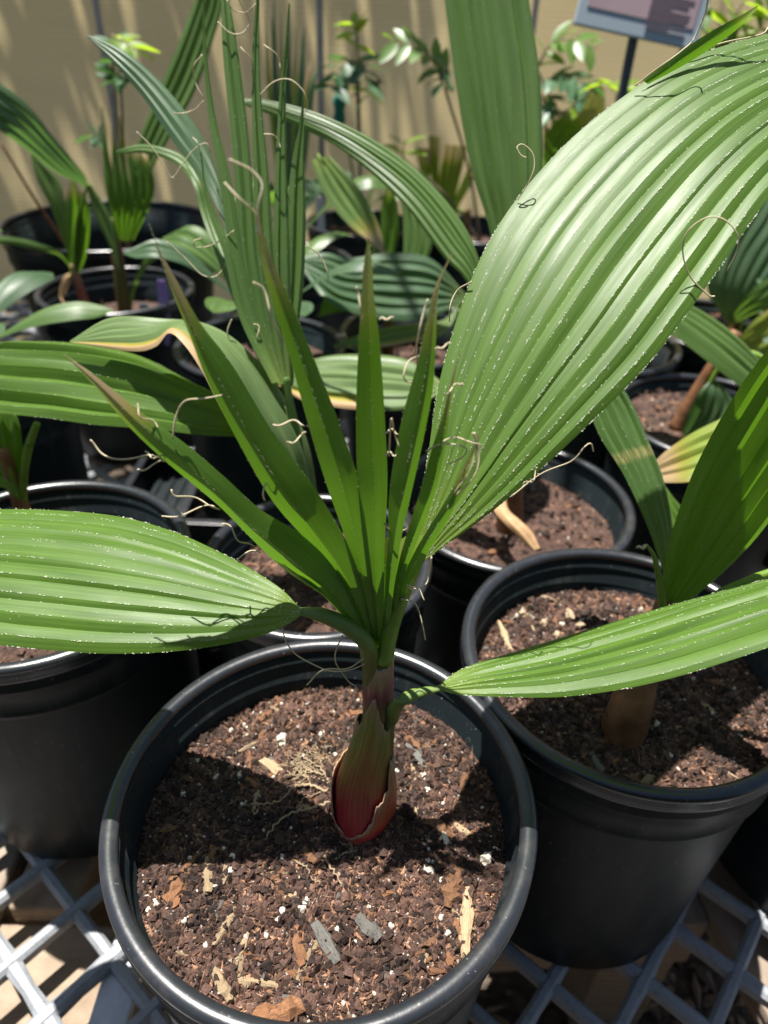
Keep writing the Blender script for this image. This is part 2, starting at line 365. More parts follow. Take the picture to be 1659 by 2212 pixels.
def bench():
    root = empty('nursery_bench', (0, 0.6, 0), 'plastic diamond grid nursery bench carrying the black pots', 'bench')
    s = 0.061; a0 = math.radians(45 + 5.3); n0 = np.array([0.2495, 0.284])
    d1 = np.array([math.cos(a0), math.sin(a0)]); d2 = np.array([-d1[1], d1[0]])
    x0, x1, y0, y1 = -1.05, 1.05, -0.12, 2.0
    for (d, e, top, nm) in ((d1, d2, BENCH - 0.0004, 0), (d2, d1, BENCH - 0.0016, 1)):
        for k in range(-42, 43):
            p0 = n0 + e * s * k; ts = []
            lo, hi = -9, 9
            for ax, (q0, q1) in enumerate(((x0, x1), (y0, y1))):
                t0, t1 = sorted(((q0 - p0[ax]) / d[ax], (q1 - p0[ax]) / d[ax])); lo, hi = max(lo, t0), min(hi, t1)
            if hi - lo < 0.03: continue
            n = max(2, int((hi - lo) / 0.0305) + 1); V = []; Fc = []
            tt = np.linspace(lo, hi, n)
            ph = (tt + 1000 * s) / s
            for t in tt:
                fr = abs((t / s + 0.5) % 1 - 0.5)          # 0 at a crossing, .5 midway
                wd = 0.0058 + 0.0022 * max(0, 1 - fr / 0.2)
                c = p0 + d * t
                for (aa, hh) in ((-wd, -0.013), (-wd, -0.0035), (-wd * 0.45, 0), (wd * 0.45, 0), (wd, -0.0035), (wd, -0.013)):
                    V.append((c[0] + e[0] * aa, c[1] + e[1] * aa, top + hh))
            for i in range(n - 1):
                for j in range(6): Fc.append((i * 6 + j, i * 6 + (j + 1) % 6, (i + 1) * 6 + (j + 1) % 6, (i + 1) * 6 + j))
            Fc += [tuple(range(5, -1, -1)), tuple((n - 1) * 6 + j for j in range(6))]
            mesh('grid_bar', V, Fc, BENCHM, root, smooth=False)
    # metal rails under the grid and legs
    q = PZ(262, 2120, -0.31)
    for x in (q[0], q[0] + 0.62, q[0] - 0.62):
        o = mesh('rail', boxv((x, 0.94, BENCH - 0.021), (0.0165, 0, 0), (0, 1.06, 0), (0, 0, 0.006)), BOXF, METAL, root, smooth=False); bevel(o, 0.002)
    for x in (-0.95, 0.95):
        for y in (-0.06, 1.94):
            o = mesh('leg', boxv((x, y, (BENCH - 0.03) / 2), (0.02, 0, 0), (0, 0.02, 0), (0, 0, (BENCH - 0.03) / 2)), BOXF, WOOD2, root, smooth=False); bevel(o, 0.003)
bench()

def board(c, length, wdt, th, rot, label, mat=WOOD, tilt=0.0, name='wooden_board'):
    me = bpy.data.meshes.new(name)
    n = 14; V = []; Fc = []
    for i in range(n):
        x = -length / 2 + length * i / (n - 1)
        for (y, z) in ((-wdt / 2, -th / 2), (wdt / 2, -th / 2), (wdt / 2, th / 2), (-wdt / 2, th / 2)):
            V.append((x, y + 0.0015 * mn.noise((x * 9, y * 5, c[0])), z + 0.0015 * mn.noise((x * 7, z * 50, c[1]))))
    for i in range(n - 1):
        for j in range(4): Fc.append((i * 4 + j, i * 4 + (j + 1) % 4, (i + 1) * 4 + (j + 1) % 4, (i + 1) * 4 + j))
    Fc += [(3, 2, 1, 0), tuple((n - 1) * 4 + j for j in range(4))]
    me.from_pydata(V, [], Fc); me.materials.append(mat)
    o = bpy.data.objects.new(name, me); col.objects.link(o); o.location = c; o.rotation_euler = (0, tilt, math.radians(rot))
    bevel(o, 0.003); return tag(o, label, 'board')
board((-0.322, 0.665, BENCH - 0.050), 0.66, 0.066, 0.030, 90.5, 'sunlit pale plank under the grid beside the rail')
board((-0.400, 0.66, BENCH - 0.051), 0.68, 0.078, 0.030, 89, 'shaded plank with rough end next to the sunlit plank', WOOD2)
board((-0.365, 0.288, BENCH - 0.078), 0.56, 0.088, 0.034, 1, 'sunlit cross board with ridged grain under the metal rail')
board((-0.375, 0.186, BENCH - 0.080), 0.54, 0.085, 0.034, -1, 'cross board in front of the ridged cross board')
board((-0.405, 0.385, BENCH - 0.118), 0.235, 0.08, 0.100, 1, 'tall timber under the ends of the two planks')
board((-0.20, 0.236, BENCH - 0.136), 0.15, 0.16, 0.078, -1, 'tall timber under the right ends of the cross boards')
board((-0.52, 0.238, BENCH - 0.136), 0.12, 0.16, 0.078, 2, 'tall timber under the left ends of the cross boards')
board((0.175, 0.392, BENCH - 0.098), 0.34, 0.10, 0.088, 5, 'thick shaded timber lying under the right pot', WOOD2)
board((0.385, 0.36, BENCH - 0.060), 0.60, 0.070, 0.028, 103, 'slanting board below the grid right of the thick timber', WOOD2)
board((0.478, 0.36, BENCH - 0.085), 0.64, 0.055, 0.028, 110, 'narrow pale board beside the slanting board', WOOD)
board((-0.34, 0.93, BENCH - 0.112), 0.34, 0.09, 0.088, 0, 'timber bearer under the far ends of the planks', WOOD2)
board((0.36, 0.62, BENCH - 0.146), 0.46, 0.09, 0.088, 3, 'timber bearer crossing under the slanting boards', WOOD2)
for (x, y, top, lb) in ((-0.44, 0.385, BENCH - 0.169, 'short block propping the tall timber of the planks'), (-0.20, 0.236, BENCH - 0.176, 'short block under the right tall timber'), (-0.52, 0.238, BENCH - 0.176, 'short block under the left tall timber'),
                        (0.05, 0.385, BENCH - 0.143, 'short block propping the left end of the shaded timber'), (0.30, 0.40, BENCH - 0.143, 'short block propping the right end of the shaded timber'),
                        (-0.34, 0.93, BENCH - 0.157, 'short block under the bearer of the planks'), (0.36, 0.62, BENCH - 0.191, 'short block under the bearer of the slanting boards')):
    o = mesh('timber_block', boxv((0, 0, top / 2), (0.04, 0, 0), (0, 0.04, 0), (0, 0, top / 2)), BOXF, WOOD2, smooth=False)
    o.location = (x, y, 0); bevel(o, 0.003); tag(o, lb, 'block')

# ------------------------------------------------------------------ crumbs
OCT = np.array([(1, 0, 0), (-1, 0, 0), (0, 1, 0), (0, -1, 0), (0, 0, 1), (0, 0, -1)], float)
OCTF = np.array([(0, 2, 4), (2, 1, 4), (1, 3, 4), (3, 0, 4), (2, 0, 5), (1, 2, 5), (3, 1, 5), (0, 3, 5)])
def rotm(n, flat=False):
    a = rng.uniform(0, 2 * math.pi, n); ca, sa = np.cos(a), np.sin(a); Z = np.zeros(n); O = np.ones(n)
    R = np.stack([np.stack([ca, -sa, Z], 1), np.stack([sa, ca, Z], 1), np.stack([Z, Z, O], 1)], 1)
    b = rng.normal(0, 0.28 if flat else 1.0, n); cb, sb = np.cos(b), np.sin(b)
    R2 = np.stack([np.stack([cb, Z, sb], 1), np.stack([Z, O, Z], 1), np.stack([-sb, Z, cb], 1)], 1)
    return R @ R2
def crumbs(name, C, S, Cl, mat, parent, flat=False):
    n = len(C); V = OCT[None] * (1 + rng.uniform(-0.35, 0.35, (n, 6, 3))) + rng.uniform(-0.25, 0.25, (n, 6, 3))
    V = V * S[:, None, :]; V = np.einsum('nij,nkj->nki', rotm(n, flat), V) + C[:, None]
    Fc = (OCTF[None] + 6 * np.arange(n)[:, None, None]).reshape(-1, 3)
    return mesh(name, V.reshape(-1, 3), Fc, mat, parent, smooth=False, cols=np.repeat(Cl, 6, 0))

PERLM = []
for k in range(4):
    import bmesh
    bm = bmesh.new(); bmesh.ops.create_icosphere(bm, subdivisions=2, radius=1)
    for v in bm.verts:
        q = v.co.copy(); v.co *= 1 + 0.75 * mn.noise(q * 1.3 + Vector((k * 7, 0, 0))) + 0.45 * mn.noise(q * 3.1 + Vector((k * 3, 5, 0)))
    me = bpy.data.meshes.new('perlite_grain'); bm.to_mesh(me); bm.free(); me.materials.append(PERL); PERLM.append(me)
GRAV = simple('tan_gravel', (0.36, 0.27, 0.17), 0.85, var=0.35, scale=3.0)
GRAVM = []
for me in PERLM:
    g_ = me.copy(); g_.name = 'gravel_lump'; g_.materials[0] = GRAV; GRAVM.append(g_)
CHIPM = {}
def chip_mesh(k, mat):
    r = random.Random(k * 13 + 5); n = 8; V = []; Fc = []; ring = 7
    for i in range(n):
        t = i / (n - 1); x = (t - 0.5) * 2; ww = (math.sin(math.pi * (0.12 + 0.76 * t)) ** 0.5) * (0.8 + 0.35 * r.random() * (1 if k < 20 else 0.6))
        sm = 1.0 if k < 20 else 0.4; oy = 0.22 * sm * r.uniform(-1, 1); oz = 0.35 * sm * r.uniform(-1, 1)
        for j in range(ring):
            a = 2 * math.pi * j / ring; rr = 1 + (0.38 if k < 20 else 0.2) * r.uniform(-1, 1)
            V.append((x + 0.10 * r.uniform(-1, 1), oy + ww * math.cos(a) * rr, oz + ww * math.sin(a) * rr))
    for i in range(n - 1):
        for j in range(ring): Fc.append((i * ring + j, i * ring + (j + 1) % ring, (i + 1) * ring + (j + 1) % ring, (i + 1) * ring + j))
    Fc += [tuple(range(ring - 1, -1, -1)), tuple((n - 1) * ring + j for j in range(ring))]
    me = bpy.data.meshes.new('bark_chip'); me.from_pydata(V, [], Fc); me.materials.append(mat); return me
for k in range(5): CHIPM[k] = (chip_mesh(k, CHIP), chip_mesh(k + 20, CHIP_PALE), chip_mesh(k + 40, CHIP_GREY))

# ------------------------------------------------------------------ pots and soil
POTS = {}; EXTRA = []
def pot(key, cx, cy, R=0.132, rimz=0.0, taper=0.87, label='', mat=POT, soil=0.036, crumb=800, seg=96, group=None, rim_w=1.0):
    zt = RIM + rimz; h = zt - BENCH; rb = R * taper
    root = empty('nursery_pot', (cx, cy, BENCH), label, 'pot', group)
    rr = lambda z: rb + (R - 0.006 - rb) * (z - BENCH) / h
    W = [(0.0005, BENCH + 0.003), (rb * 0.9, BENCH + 0.003), (rb * 0.985, BENCH + 0.001), (rb, BENCH + 0.004), (rb + 0.0002, BENCH + 0.022), (rb + 0.0016, BENCH + 0.024)]
    for z in np.linspace(BENCH + 0.05, zt - 0.066, 6): W.append((rr(z), z))
    for zz in (0.058, 0.030):
        z = zt - zz; W += [(rr(z), z - 0.0025), (rr(z) + 0.0030, z - 0.0008), (rr(z) + 0.0034, z + 0.0008), (rr(z + 0.004) + 0.0022, z + 0.0022)]
    W.append((rr(zt - 0.010) + 0.001, zt - 0.009))
    w_in = 0.0022
    W2 = [(rr(zt) - w_in, zt - 0.006)]
    for z, st in ((zt - 0.018, 0.0), (zt - 0.019, 0.0018), (zt - 0.034, 0.0022), (zt - 0.0355, 0.0050), (zt - 0.075, 0.006)):
        W2.append((rr(z) - w_in - st, z))
    W2 += [(rb - 0.003, BENCH + 0.006), (0.0005, BENCH + 0.006)]
    lathe('wall', W + [(rr(zt - 0.006) - 0.0003, zt - 0.0062)] + W2, mat, root, seg, (cx, cy), 0.004)
    # rolled rim
    an = np.linspace(math.radians(-70), math.radians(250), 12)
    rim_w *= 1.2; rc = R - 0.0042 * rim_w
    prof = [(rc + 0.0047 * rim_w * math.cos(a), zt - 0.0042 + 0.0042 * math.sin(a)) for a in an]
    prof = [(R - 0.0002, zt - 0.0155), (R + 0.0006, zt - 0.013)] + prof
    lathe('rim', prof, POT_RIM, root, seg, (cx, cy), 0.004)
    POTS[key] = dict(root=root, c=(cx, cy), R=R, zt=zt, zs=zt - soil, ri=rr(zt - soil) - 0.0065)
    return root
def soil_h(P, x, y, key=''):
    cx, cy = P['c']; r = math.hypot(x - cx, y - cy) / P['ri']
    return P['zs'] + 0.006 * mn.noise((x * 14, y * 14, 1.3)) + 0.0025 * mn.noise((x * 45, y * 45, 2)) + 0.004 * max(0, 1 - r) - 0.004 * max(0, r - 0.85) / 0.15
def soil(key, label, nr=26, ns=80, n=900, size=1.0):
    P = POTS[key]; cx, cy = P['c']; V = [(cx, cy, soil_h(P, cx, cy))]; Fc = []
    for i in range(1, nr + 1):
        r = P['ri'] * 1.02 * i / nr
        for j in range(ns):
            a = 2 * math.pi * j / ns; x, y = cx + r * math.cos(a), cy + r * math.sin(a)
            V.append((x, y, soil_h(P, x, y) + (0.0018 * mn.noise((x * 160, y * 160, 5)) if nr > 30 else 0)))
    for j in range(ns): Fc.append((0, 1 + j, 1 + (j + 1) % ns))
    for i in range(nr - 1):
        for j in range(ns): Fc.append((1 + i * ns + j, 1 + (i + 1) * ns + j, 1 + (i + 1) * ns + (j + 1) % ns, 1 + i * ns + (j + 1) % ns))
    root = mesh('potting_soil', V, Fc, SOIL); tag(root, label, 'soil', kind='stuff')
    P['soil'] = root
    if n:
        r = P['ri'] * 0.985 * np.sqrt(rng.uniform(0, 1, n)); a = rng.uniform(0, 2 * math.pi, n)
        X, Y = cx + r * np.cos(a), cy + r * np.sin(a); Z = np.array([soil_h(P, x, y) for x, y in zip(X, Y)])
        t = rng.uniform(0, 1, n); S = np.empty((n, 3)); Cl = np.empty((n, 3)); lum = rng.uniform(0.25, 1.75, (n, 1))
        patch = np.array([[0.55 + 0.9 * max(0.0, min(1.0, 0.5 + 1.1 * mn.noise((x * 38, y * 38, 7.7))))] for x, y in zip(X, Y)])
        dk = t < 0.56; q = 0.0005 + 0.0026 * rng.uniform(0, 1, dk.sum()) ** 2.2; S[dk] = np.stack([q] * 3, 1) * rng.uniform(0.55, 1.35, (dk.sum(), 3)); Cl[dk] = (0.082, 0.043, 0.030)
        ch = (t >= 0.56) & (t < 0.71); S[ch] = np.stack([rng.uniform(0.0012, 0.0055, ch.sum()), rng.uniform(0.0004, 0.0012, ch.sum()), rng.uniform(0.0003, 0.0008, ch.sum())], 1); Cl[ch] = (0.24, 0.125, 0.07)
        fb = (t >= 0.71) & (t < 0.82); S[fb] = np.stack([rng.uniform(0.003, 0.011, fb.sum()), rng.uniform(0.00015, 0.0004, fb.sum()), rng.uniform(0.00015, 0.0004, fb.sum())], 1); Cl[fb] = (0.23, 0.13, 0.08)
        pe = t >= 0.82; q = 0.0002 + 0.0008 * rng.uniform(0, 1, pe.sum()) ** 2; S[pe] = np.stack([q] * 3, 1) * rng.uniform(0.6, 1.4, (pe.sum(), 3)); Cl[pe] = (0.62, 0.58, 0.53); lum[pe] = rng.uniform(0.7, 1.1, (pe.sum(), 1))
        lum[~pe] *= patch[~pe]
        S *= size; S[pe] /= size ** 0.5
        crumbs('soil_debris', np.stack([X, Y, Z + S[:, 2] * 0.5], 1), S, np.clip(Cl * lum, 0, 0.85), CRUMB, root, True)['kind'] = 'stuff'
def scatter(key, nper, nchip, lab, seedv, avoid=None):
    P = POTS[key]; r_ = random.Random(seedv); cx, cy = P['c']
    def spot(sz):
        for _ in range(50):
            a = r_.uniform(0, 2 * math.pi); r = (P['ri'] - sz - 0.003) * math.sqrt(r_.random()); x, y = cx + r * math.cos(a), cy + r * math.sin(a)
            if avoid is None or math.hypot(x - avoid[0], y - avoid[1]) > avoid[2]: return x, y
        return x, y
    for i in range(nper):
        s = 0.8 * r_.choice((0.0011, 0.0013, 0.0016, 0.0018, 0.0022, 0.0028)) * r_.uniform(0.7, 1.2); x, y = spot(s)
        o = link_copy(PERLM[i % 4], 'perlite_grain', (x, y, soil_h(P, x, y) + s * 0.45), (r_.uniform(0, 6), r_.uniform(0, 6), r_.uniform(0, 6)), (s, s * r_.uniform(0.6, 1), s * 0.8))
        tag(o, 'white perlite grain on the soil of ' + lab, 'perlite', 'perlite grains on the soil of ' + lab)
    for i in range(nchip):
        l = r_.uniform(0.0035, 0.0095) * r_.choice((0.7, 1, 1, 1.3)); wd = l * r_.uniform(0.13, 0.38); x, y = spot(l); k = r_.choices((0, 1, 2), (0.66, 0.22, 0.12))[0]
        o = link_copy(CHIPM[i % 5][k], 'bark_chip', (x, y, soil_h(P, x, y) + wd * 0.22), (r_.uniform(-0.2, 0.2), r_.uniform(-0.18, 0.18), r_.uniform(0, 6.28)), (l, wd, wd * 0.6))
        nm = ('brown bark chip', 'pale wood chip', 'grey bark chip')[k]
        tag(o, nm + ' on the soil of ' + lab, 'wood chip', nm + 's on the soil of ' + lab)

M0 = (-0.031, 0.2637)
pot('main', *M0, R=0.1345, label='black pot in front with the red based palm seedling', seg=160)
pot('right', 0.1975, 0.3985, R=0.131, label='black pot holding the palm with burn banded leaf, beside the front pot', seg=140)
pot('back', -0.06, 0.510, R=0.106, rimz=-0.01, label='small black pot right behind the front pot')
pot('third', 0.146, 0.668, R=0.134, rimz=-0.04, label='black pot with a dry brown leaf hanging inside', soil=0.04)
pot('left', -0.302, 0.478, R=0.131, label='black pot left of the front pot under the glossy leaf')
pot('far_right', 0.463, 0.42, R=0.130, label='black pot at the end of the bench right of the burn banded palm')
pot('gravel', 0.425, 0.835, R=0.130, rimz=-0.01, label='black pot with pale gravelly soil and a brown palm stem', soil=0.02)
pot('gravel2', 0.55, 1.18, R=0.130, rimz=-0.01, label='black pot with barky soil behind the gravelly pot', soil=0.02)
pot('twin', -0.475, 1.205, R=0.130, rimz=0.0, soil=0.06, label='black pot with two young palms before the big dark green tub')
pot('tub', -0.60, 1.56, R=0.22, rimz=0.02, soil=0.12, taper=0.8, label='big dark green tub standing against the cloth fence', mat=POT_TEAL)
pot('row_a', -0.19, 0.985, R=0.125, label='black pot behind the left pot under the long shaded leaf', mat=POT_TEAL)
pot('row_b', -0.54, 0.83, R=0.125, label='black pot left of the pot under the long shaded leaf')
pot('row_c', 0.05, 1.06, R=0.130, soil=0.07, label='black pot behind the small pot, with dark drooping leaves')
pot('row_d', 0.315, 1.06, R=0.130, soil=0.07, label='black pot between the gravelly pots and the drooping leaves')
pot('fence_a', -0.08, 1.74, R=0.13, label='black pot by the fence under the bright bent leaf')
pot('fence_b', 0.20, 1.72, R=0.13, label='black pot by the fence with the trimmed palm leaves')
pot('fence_c', 0.48, 1.68, R=0.13, label='black pot by the fence with the feathery shrub')
pot('fence_d', 0.80, 1.50, R=0.13, label='black pot by the fence near the sign stake')
pot('tiny', -0.192, 0.60, R=0.05, rimz=-0.17, label='tiny black pot squeezed between the left pot and the small pot')  # added to keep this gap between the pots dark
pot('fence_e', -0.2, 1.42, R=0.12, label='black pot beside the big dark green tub')
for x, y, t in ((-0.80, 1.12, 'empty looking black pot left of the twin palm pot'), (-0.80, 0.80, 'black pot at the left bench edge behind the row'), (-0.58, 0.56, 'black pot beside the left pot at the bench edge'), (-1.02, 1.0, 'black pot at the far left corner of the bench'), (-1.0, 1.36, 'black pot left of the big dark green tub'), (0.70, 1.20, 'black pot right of the barky pot'), (0.70, 0.92, 'black pot right of the gravelly pot'), (0.72, 0.62, 'black pot behind the bench end pot')):
    pot(t, x, y, R=0.128, label=t, seg=64, soil=0.07)
for k in list(POTS)[-8:]: EXTRA.append(k)

def tray(cx, cy, hx, hy, h, label):  # made-up black trays that cover sunlit bars and darken the gaps
    root = empty('added_dark_tray', (cx, cy, BENCH), label, 'tray'); z = BENCH + 0.001
    bevel(mesh('tray_floor', boxv((cx, cy, z + 0.002), (hx - 0.006, 0, 0), (0, hy - 0.006, 0), (0, 0, 0.002)), BOXF, POT, root, smooth=False), 0.001)
    for sx, sy in ((1, 0), (-1, 0), (0, 1), (0, -1)):
        c = (cx + sx * (hx - 0.003), cy + sy * (hy - 0.003), z + h / 2); a = (0.0022, 0, 0) if sx else (hx - (0.0055 if not sx else 0), 0, 0); b = (0, hy, 0) if sx else (0, 0.0022, 0)
        bevel(mesh('tray_side', boxv(c, a, b, (0, 0, h / 2)), BOXF, POT, root, smooth=False), 0.001)
        bevel(mesh('tray_lip', boxv((cx + sx * (hx + 0.001), cy + sy * (hy + 0.001), z + h + 0.0018), (0.006, 0, 0) if sx else (hx - 0.006, 0, 0), (0, hy + 0.006, 0) if sx else (0, 0.006, 0), (0, 0, 0.0014)), BOXF, POT_RIM, root, smooth=False), 0.0008)
    for i in range(1, 5):
        x = cx - hx + i * 2 * hx / 5; mesh('tray_rib', boxv((x, cy, z + 0.0068), (0.003, 0, 0), (0, hy - 0.01, 0), (0, 0, 0.0022)), BOXF, POT, root, smooth=False)
tray(-0.275, 0.728, 0.125, 0.125, 0.055, 'flat black plastic nursery tray right behind the left pot')
tray(-0.362, 0.980, 0.052, 0.098, 0.05, 'narrow black nursery tray before the twin palm pot')
soil('main', 'dark potting mix with perlite and bark in the front pot', 70, 240, 21000, 1.0)
soil('right', 'dark potting mix in the pot of the burn banded palm', 46, 160, 11000, 1.1)
for k, t in (('back', 'shaded potting mix in the small pot behind the front pot'), ('third', 'shaded potting mix under the dry brown leaf'), ('left', 'shaded potting mix in the left pot'),
             ('far_right', 'potting mix in the pot at the bench end'), ('gravel', 'pale gravelly potting mix around the brown palm stem'), ('gravel2', 'barky potting mix behind the gravelly pot'),
             ('twin', 'potting mix around the two young palms'), ('tub', 'soil in the big dark green tub'), ('row_a', 'soil under the long shaded leaf'), ('row_b', 'soil left of the long shaded leaf'),
             ('row_c', 'soil under the dark drooping leaves'), ('row_d', 'soil between gravelly pot and drooping leaves'), ('fence_a', 'soil under the bright bent leaf by the fence'),
             ('fence_b', 'soil under the trimmed palm leaves'), ('fence_c', 'soil under the feathery shrub'), ('fence_d', 'soil near the sign stake'), ('fence_e', 'soil in the pot beside the big tub'), ('tiny', 'soil in the tiny squeezed pot')):
    soil(k, t, 16, 56, 1400 if k in ('back', 'third', 'left', 'far_right', 'gravel', 'gravel2') else 300, 1.5)
for k in EXTRA: soil(k, 'soil in the ' + k, 12, 48, 200, 1.6)
STEM0 = PZ(772, 1778, -0.036)
scatter('main', 170, 165, 'the front pot', 3, (STEM0[0], STEM0[1], 0.024))
scatter('right', 60, 60, 'the burn banded palm pot', 4)
scatter('third', 16, 14, 'the dry leaf pot', 5); scatter('back', 14, 14, 'the small pot', 6); scatter('left', 16, 12, 'the left pot', 8)
scatter('gravel', 46, 20, 'the gravelly pot', 9); scatter('gravel2', 14, 24, 'the barky pot', 10)
def special(u, v, l, wd, ht, ang, kind, k, label, key='main'):
    P = POTS[key]; p = PZ(u, v, P['zs'] - RIM)
    if kind == 'p': o = link_copy((PERLM if key == 'main' else GRAVM)[k % 4], 'perlite_grain' if key == 'main' else 'gravel_lump', (p[0], p[1], soil_h(P, p[0], p[1]) + ht * 0.4), (0.3, 0.2, ang), (l * 0.8, wd * 0.8, ht * 0.8)); cat = 'perlite' if key == 'main' else 'gravel'
    else: o = link_copy(CHIPM[k % 5][{'b': 0, 'w': 1, 'g': 2}[kind]], 'bark_chip', (p[0], p[1], soil_h(P, p[0], p[1]) + ht * 0.5), (0.05, 0.03, math.radians(ang)), (l, wd, ht)); cat = 'wood chip'
    tag(o, label, cat)
special(1008, 1985, 0.021, 0.0042, 0.003, 84, 'w', 0, 'long pale wood sliver near the right wall of the front pot')
special(975, 1930, 0.010, 0.0055, 0.004, 75, 'b', 1, 'chunky orange brown bark piece beside the long pale sliver')
special(950, 1790, 0.012, 0.004, 0.003, -25, 'b', 2, 'orange bark splinter between stem and right wall')
special(705, 2040, 0.012, 0.005, 0.004, -55, 'g', 3, 'flat grey stone like chip in front of the palm')
special(795, 2010, 0.009, 0.005, 0.004, -40, 'g', 4, 'dark grey chip right of the flat grey chip')
special(480, 2130, 0.010, 0.0035, 0.003, -50, 'w', 1, 'pale splinter near the front rim')
special(560, 2122, 0.015, 0.0025, 0.002, -4, 'w', 2, 'thin straw coloured stick near the front rim')
special(600, 2188, 0.013, 0.0065, 0.005, 20, 'b', 3, 'large dark bark piece at the front rim')
special(1110, 1880, 0.010, 0.003, 0.003, 70, 'b', 4, 'reddish splinter against the right wall of the front pot')
special(985, 1515, 0.014, 0.003, 0.003, -20, 'b', 0, 'orange splinter at the rear wall of the front pot')
special(380, 1930, 0.009, 0.005, 0.003, -70, 'b', 2, 'brown bark flake close to the left wall')
special(610, 1600, 0.005, 0.0045, 0.004, 0, 'p', 0, 'large cream perlite lump behind the leaf shadow')
special(530, 1615, 0.008, 0.002, 0.002, 40, 'w', 4, 'pale splinter leaning by the cream perlite lump')
special(1050, 1855, 0.005, 0.005, 0.004, 1, 'p', 1, 'large white perlite lump near the right wall')
special(960, 1815, 0.0055, 0.004, 0.004, 2, 'p', 2, 'knobbly white perlite lump behind the orange splinter')
special(925, 1880, 0.004, 0.004, 0.0035, 2, 'p', 3, 'grey white perlite lump left of the orange bark piece')
special(1090, 1375, 0.018, 0.003, 0.003, 100, 'w', 0, 'long curved tan strip near the left wall of the burn banded palm pot', 'right')
for i, (u, v, s) in enumerate(((1130, 1325, 0.005), (1175, 1345, 0.006), (1230, 1335, 0.008), (1250, 1360, 0.006), (1200, 1375, 0.005), (1150, 1360, 0.004))):
    special(u, v, s, s * 0.7, s * 0.7, i, 'p', i, ('round', 'oval', 'long', 'squarish', 'flattish', 'tiny')[i] + ' cream gravel lump at the rear wall of the burn banded palm pot', 'right')

# mulch chips on the ground below the grid
n = 5200; X = rng.uniform(-0.9, 1.0, n); Y = rng.uniform(-0.1, 1.2, n); S = np.stack([rng.uniform(0.006, 0.02, n), rng.uniform(0.003, 0.008, n), rng.uniform(0.002, 0.005, n)], 1)
Cl = np.array([(0.22, 0.16, 0.11)]) * rng.uniform(0.35, 1.7, (n, 1))
tag(crumbs('mulch_chips', np.stack([X, Y, rng.uniform(0.001, 0.008, n)], 1), S, Cl, CRUMB, None, True), 'loose wood mulch lying under the bench', 'mulch', kind='stuff')

# ------------------------------------------------------------------ leaves
TOPS = {}
def blade(name, parent, mat, L, R, n=8, amp=0.5, camber=0.0, M=44, bristle=0.0, flip=False, wav=0.0, asym=0.24, xyz=False, grow=0.0):
    """pleated palm blade between two edges (view pixel, pixel, world y); base first"""
    cv = (lambda *p: np.array(p)) if xyz else PY
    A = spline([cv(*p) for p in L], M); B = spline([cv(*p) for p in R], M)
    W = B - A; wl = np.linalg.norm(W, axis=1)
    T = norm(np.gradient((A + B) / 2, axis=0)); Nn = norm(np.cross(norm(W), T))
    mid = (A + B) / 2
    if ((CAM - mid) * Nn).sum() < 0: Nn = -Nn
    if flip: Nn = -Nn
    k = np.ones(5) / 5
    for c in range(3): Nn[:, c] = np.convolve(np.pad(Nn[:, c], 2, 'edge'), k, 'valid')
    Nn = norm(Nn)
    hs = 2 * n; sub = 2; V = []; Fc = []; UV = []; ridges = []
    r_ = np.random.default_rng(int(abs(L[0][0] * 7 + L[0][1] * 3 + R[-1][0])) % 9973)
    jit = np.r_[0, r_.normal(0, 0.17, hs - 1), 0] / hs        # uneven pleat widths
    if n > 1: jit[1:-1:2] += asym / hs
    slope = amp * (1 + r_.normal(0, 0.30, hs + 1)) * (1 + grow * (np.linspace(0, 1, hs + 1) - 0.45))
    ss = np.linspace(0, 1, hs + 1) + jit
    tt = np.linspace(0, 1, M)
    def pos(s, h):
        e = 4 * s * (1 - s)
        wv = wav * np.sin(tt * 23 + s * 5) * wl * 0.05 if wav else 0
        vary = 1 + 0.35 * np.sin(tt * 7.3 + s * 19.0) * (n > 2)
        return A + W * s + Nn * ((camber * e * wl) + h * vary * wl / hs + wv)[:, None]
    hts = [slope[i] * (0.5 if i % 2 else -0.5) for i in range(hs + 1)]
    hts[0] *= 0.4; hts[-1] *= 0.4
    for i in range(hs):
        base = len(V) * M
        for q in range(sub + 1):
            f = q / sub; s = ss[i] + (ss[i + 1] - ss[i]) * f; h = hts[i] + (hts[i + 1] - hts[i]) * f
            bulge = 0.05 * math.sin(math.pi * f)
            V.append(pos(s, h + bulge)); UV.append(np.stack([np.full(M, s), tt], 1))
        for q in range(sub):
            for j in range(M - 1):
                a = base + q * M + j; Fc.append((a, a + M, a + M + 1, a + 1))
    for i in range(hs + 1): ridges.append(pos(ss[i], hts[i]))
    V = np.concatenate(V); UV = np.concatenate(UV)
    o = mesh(name, V, Fc, mat, parent, uvs=UV)
    if parent.name in TOPS:                      # leaf stalk from the stem to the foot of the blade
        a_ = TOPS[parent.name]; b_ = mid[0]; gap = float(np.linalg.norm(b_ - a_))
        if gap > 0.012:
            S_ = spline([a_ - np.array([0, 0, 0.02]), a_ * 0.6 + b_ * 0.4 + np.array([0, 0, 0.08 * gap]), b_, mid[2]], 16)
            tube('petiole', S_, np.linspace(0.0038, 0.0016, 16), PETIOLE, parent, 8)
    if bristle > 0:
        add_bristles(parent if parent.parent is not None else o, ridges, Nn, bristle, r_)
    return o, ridges, Nn
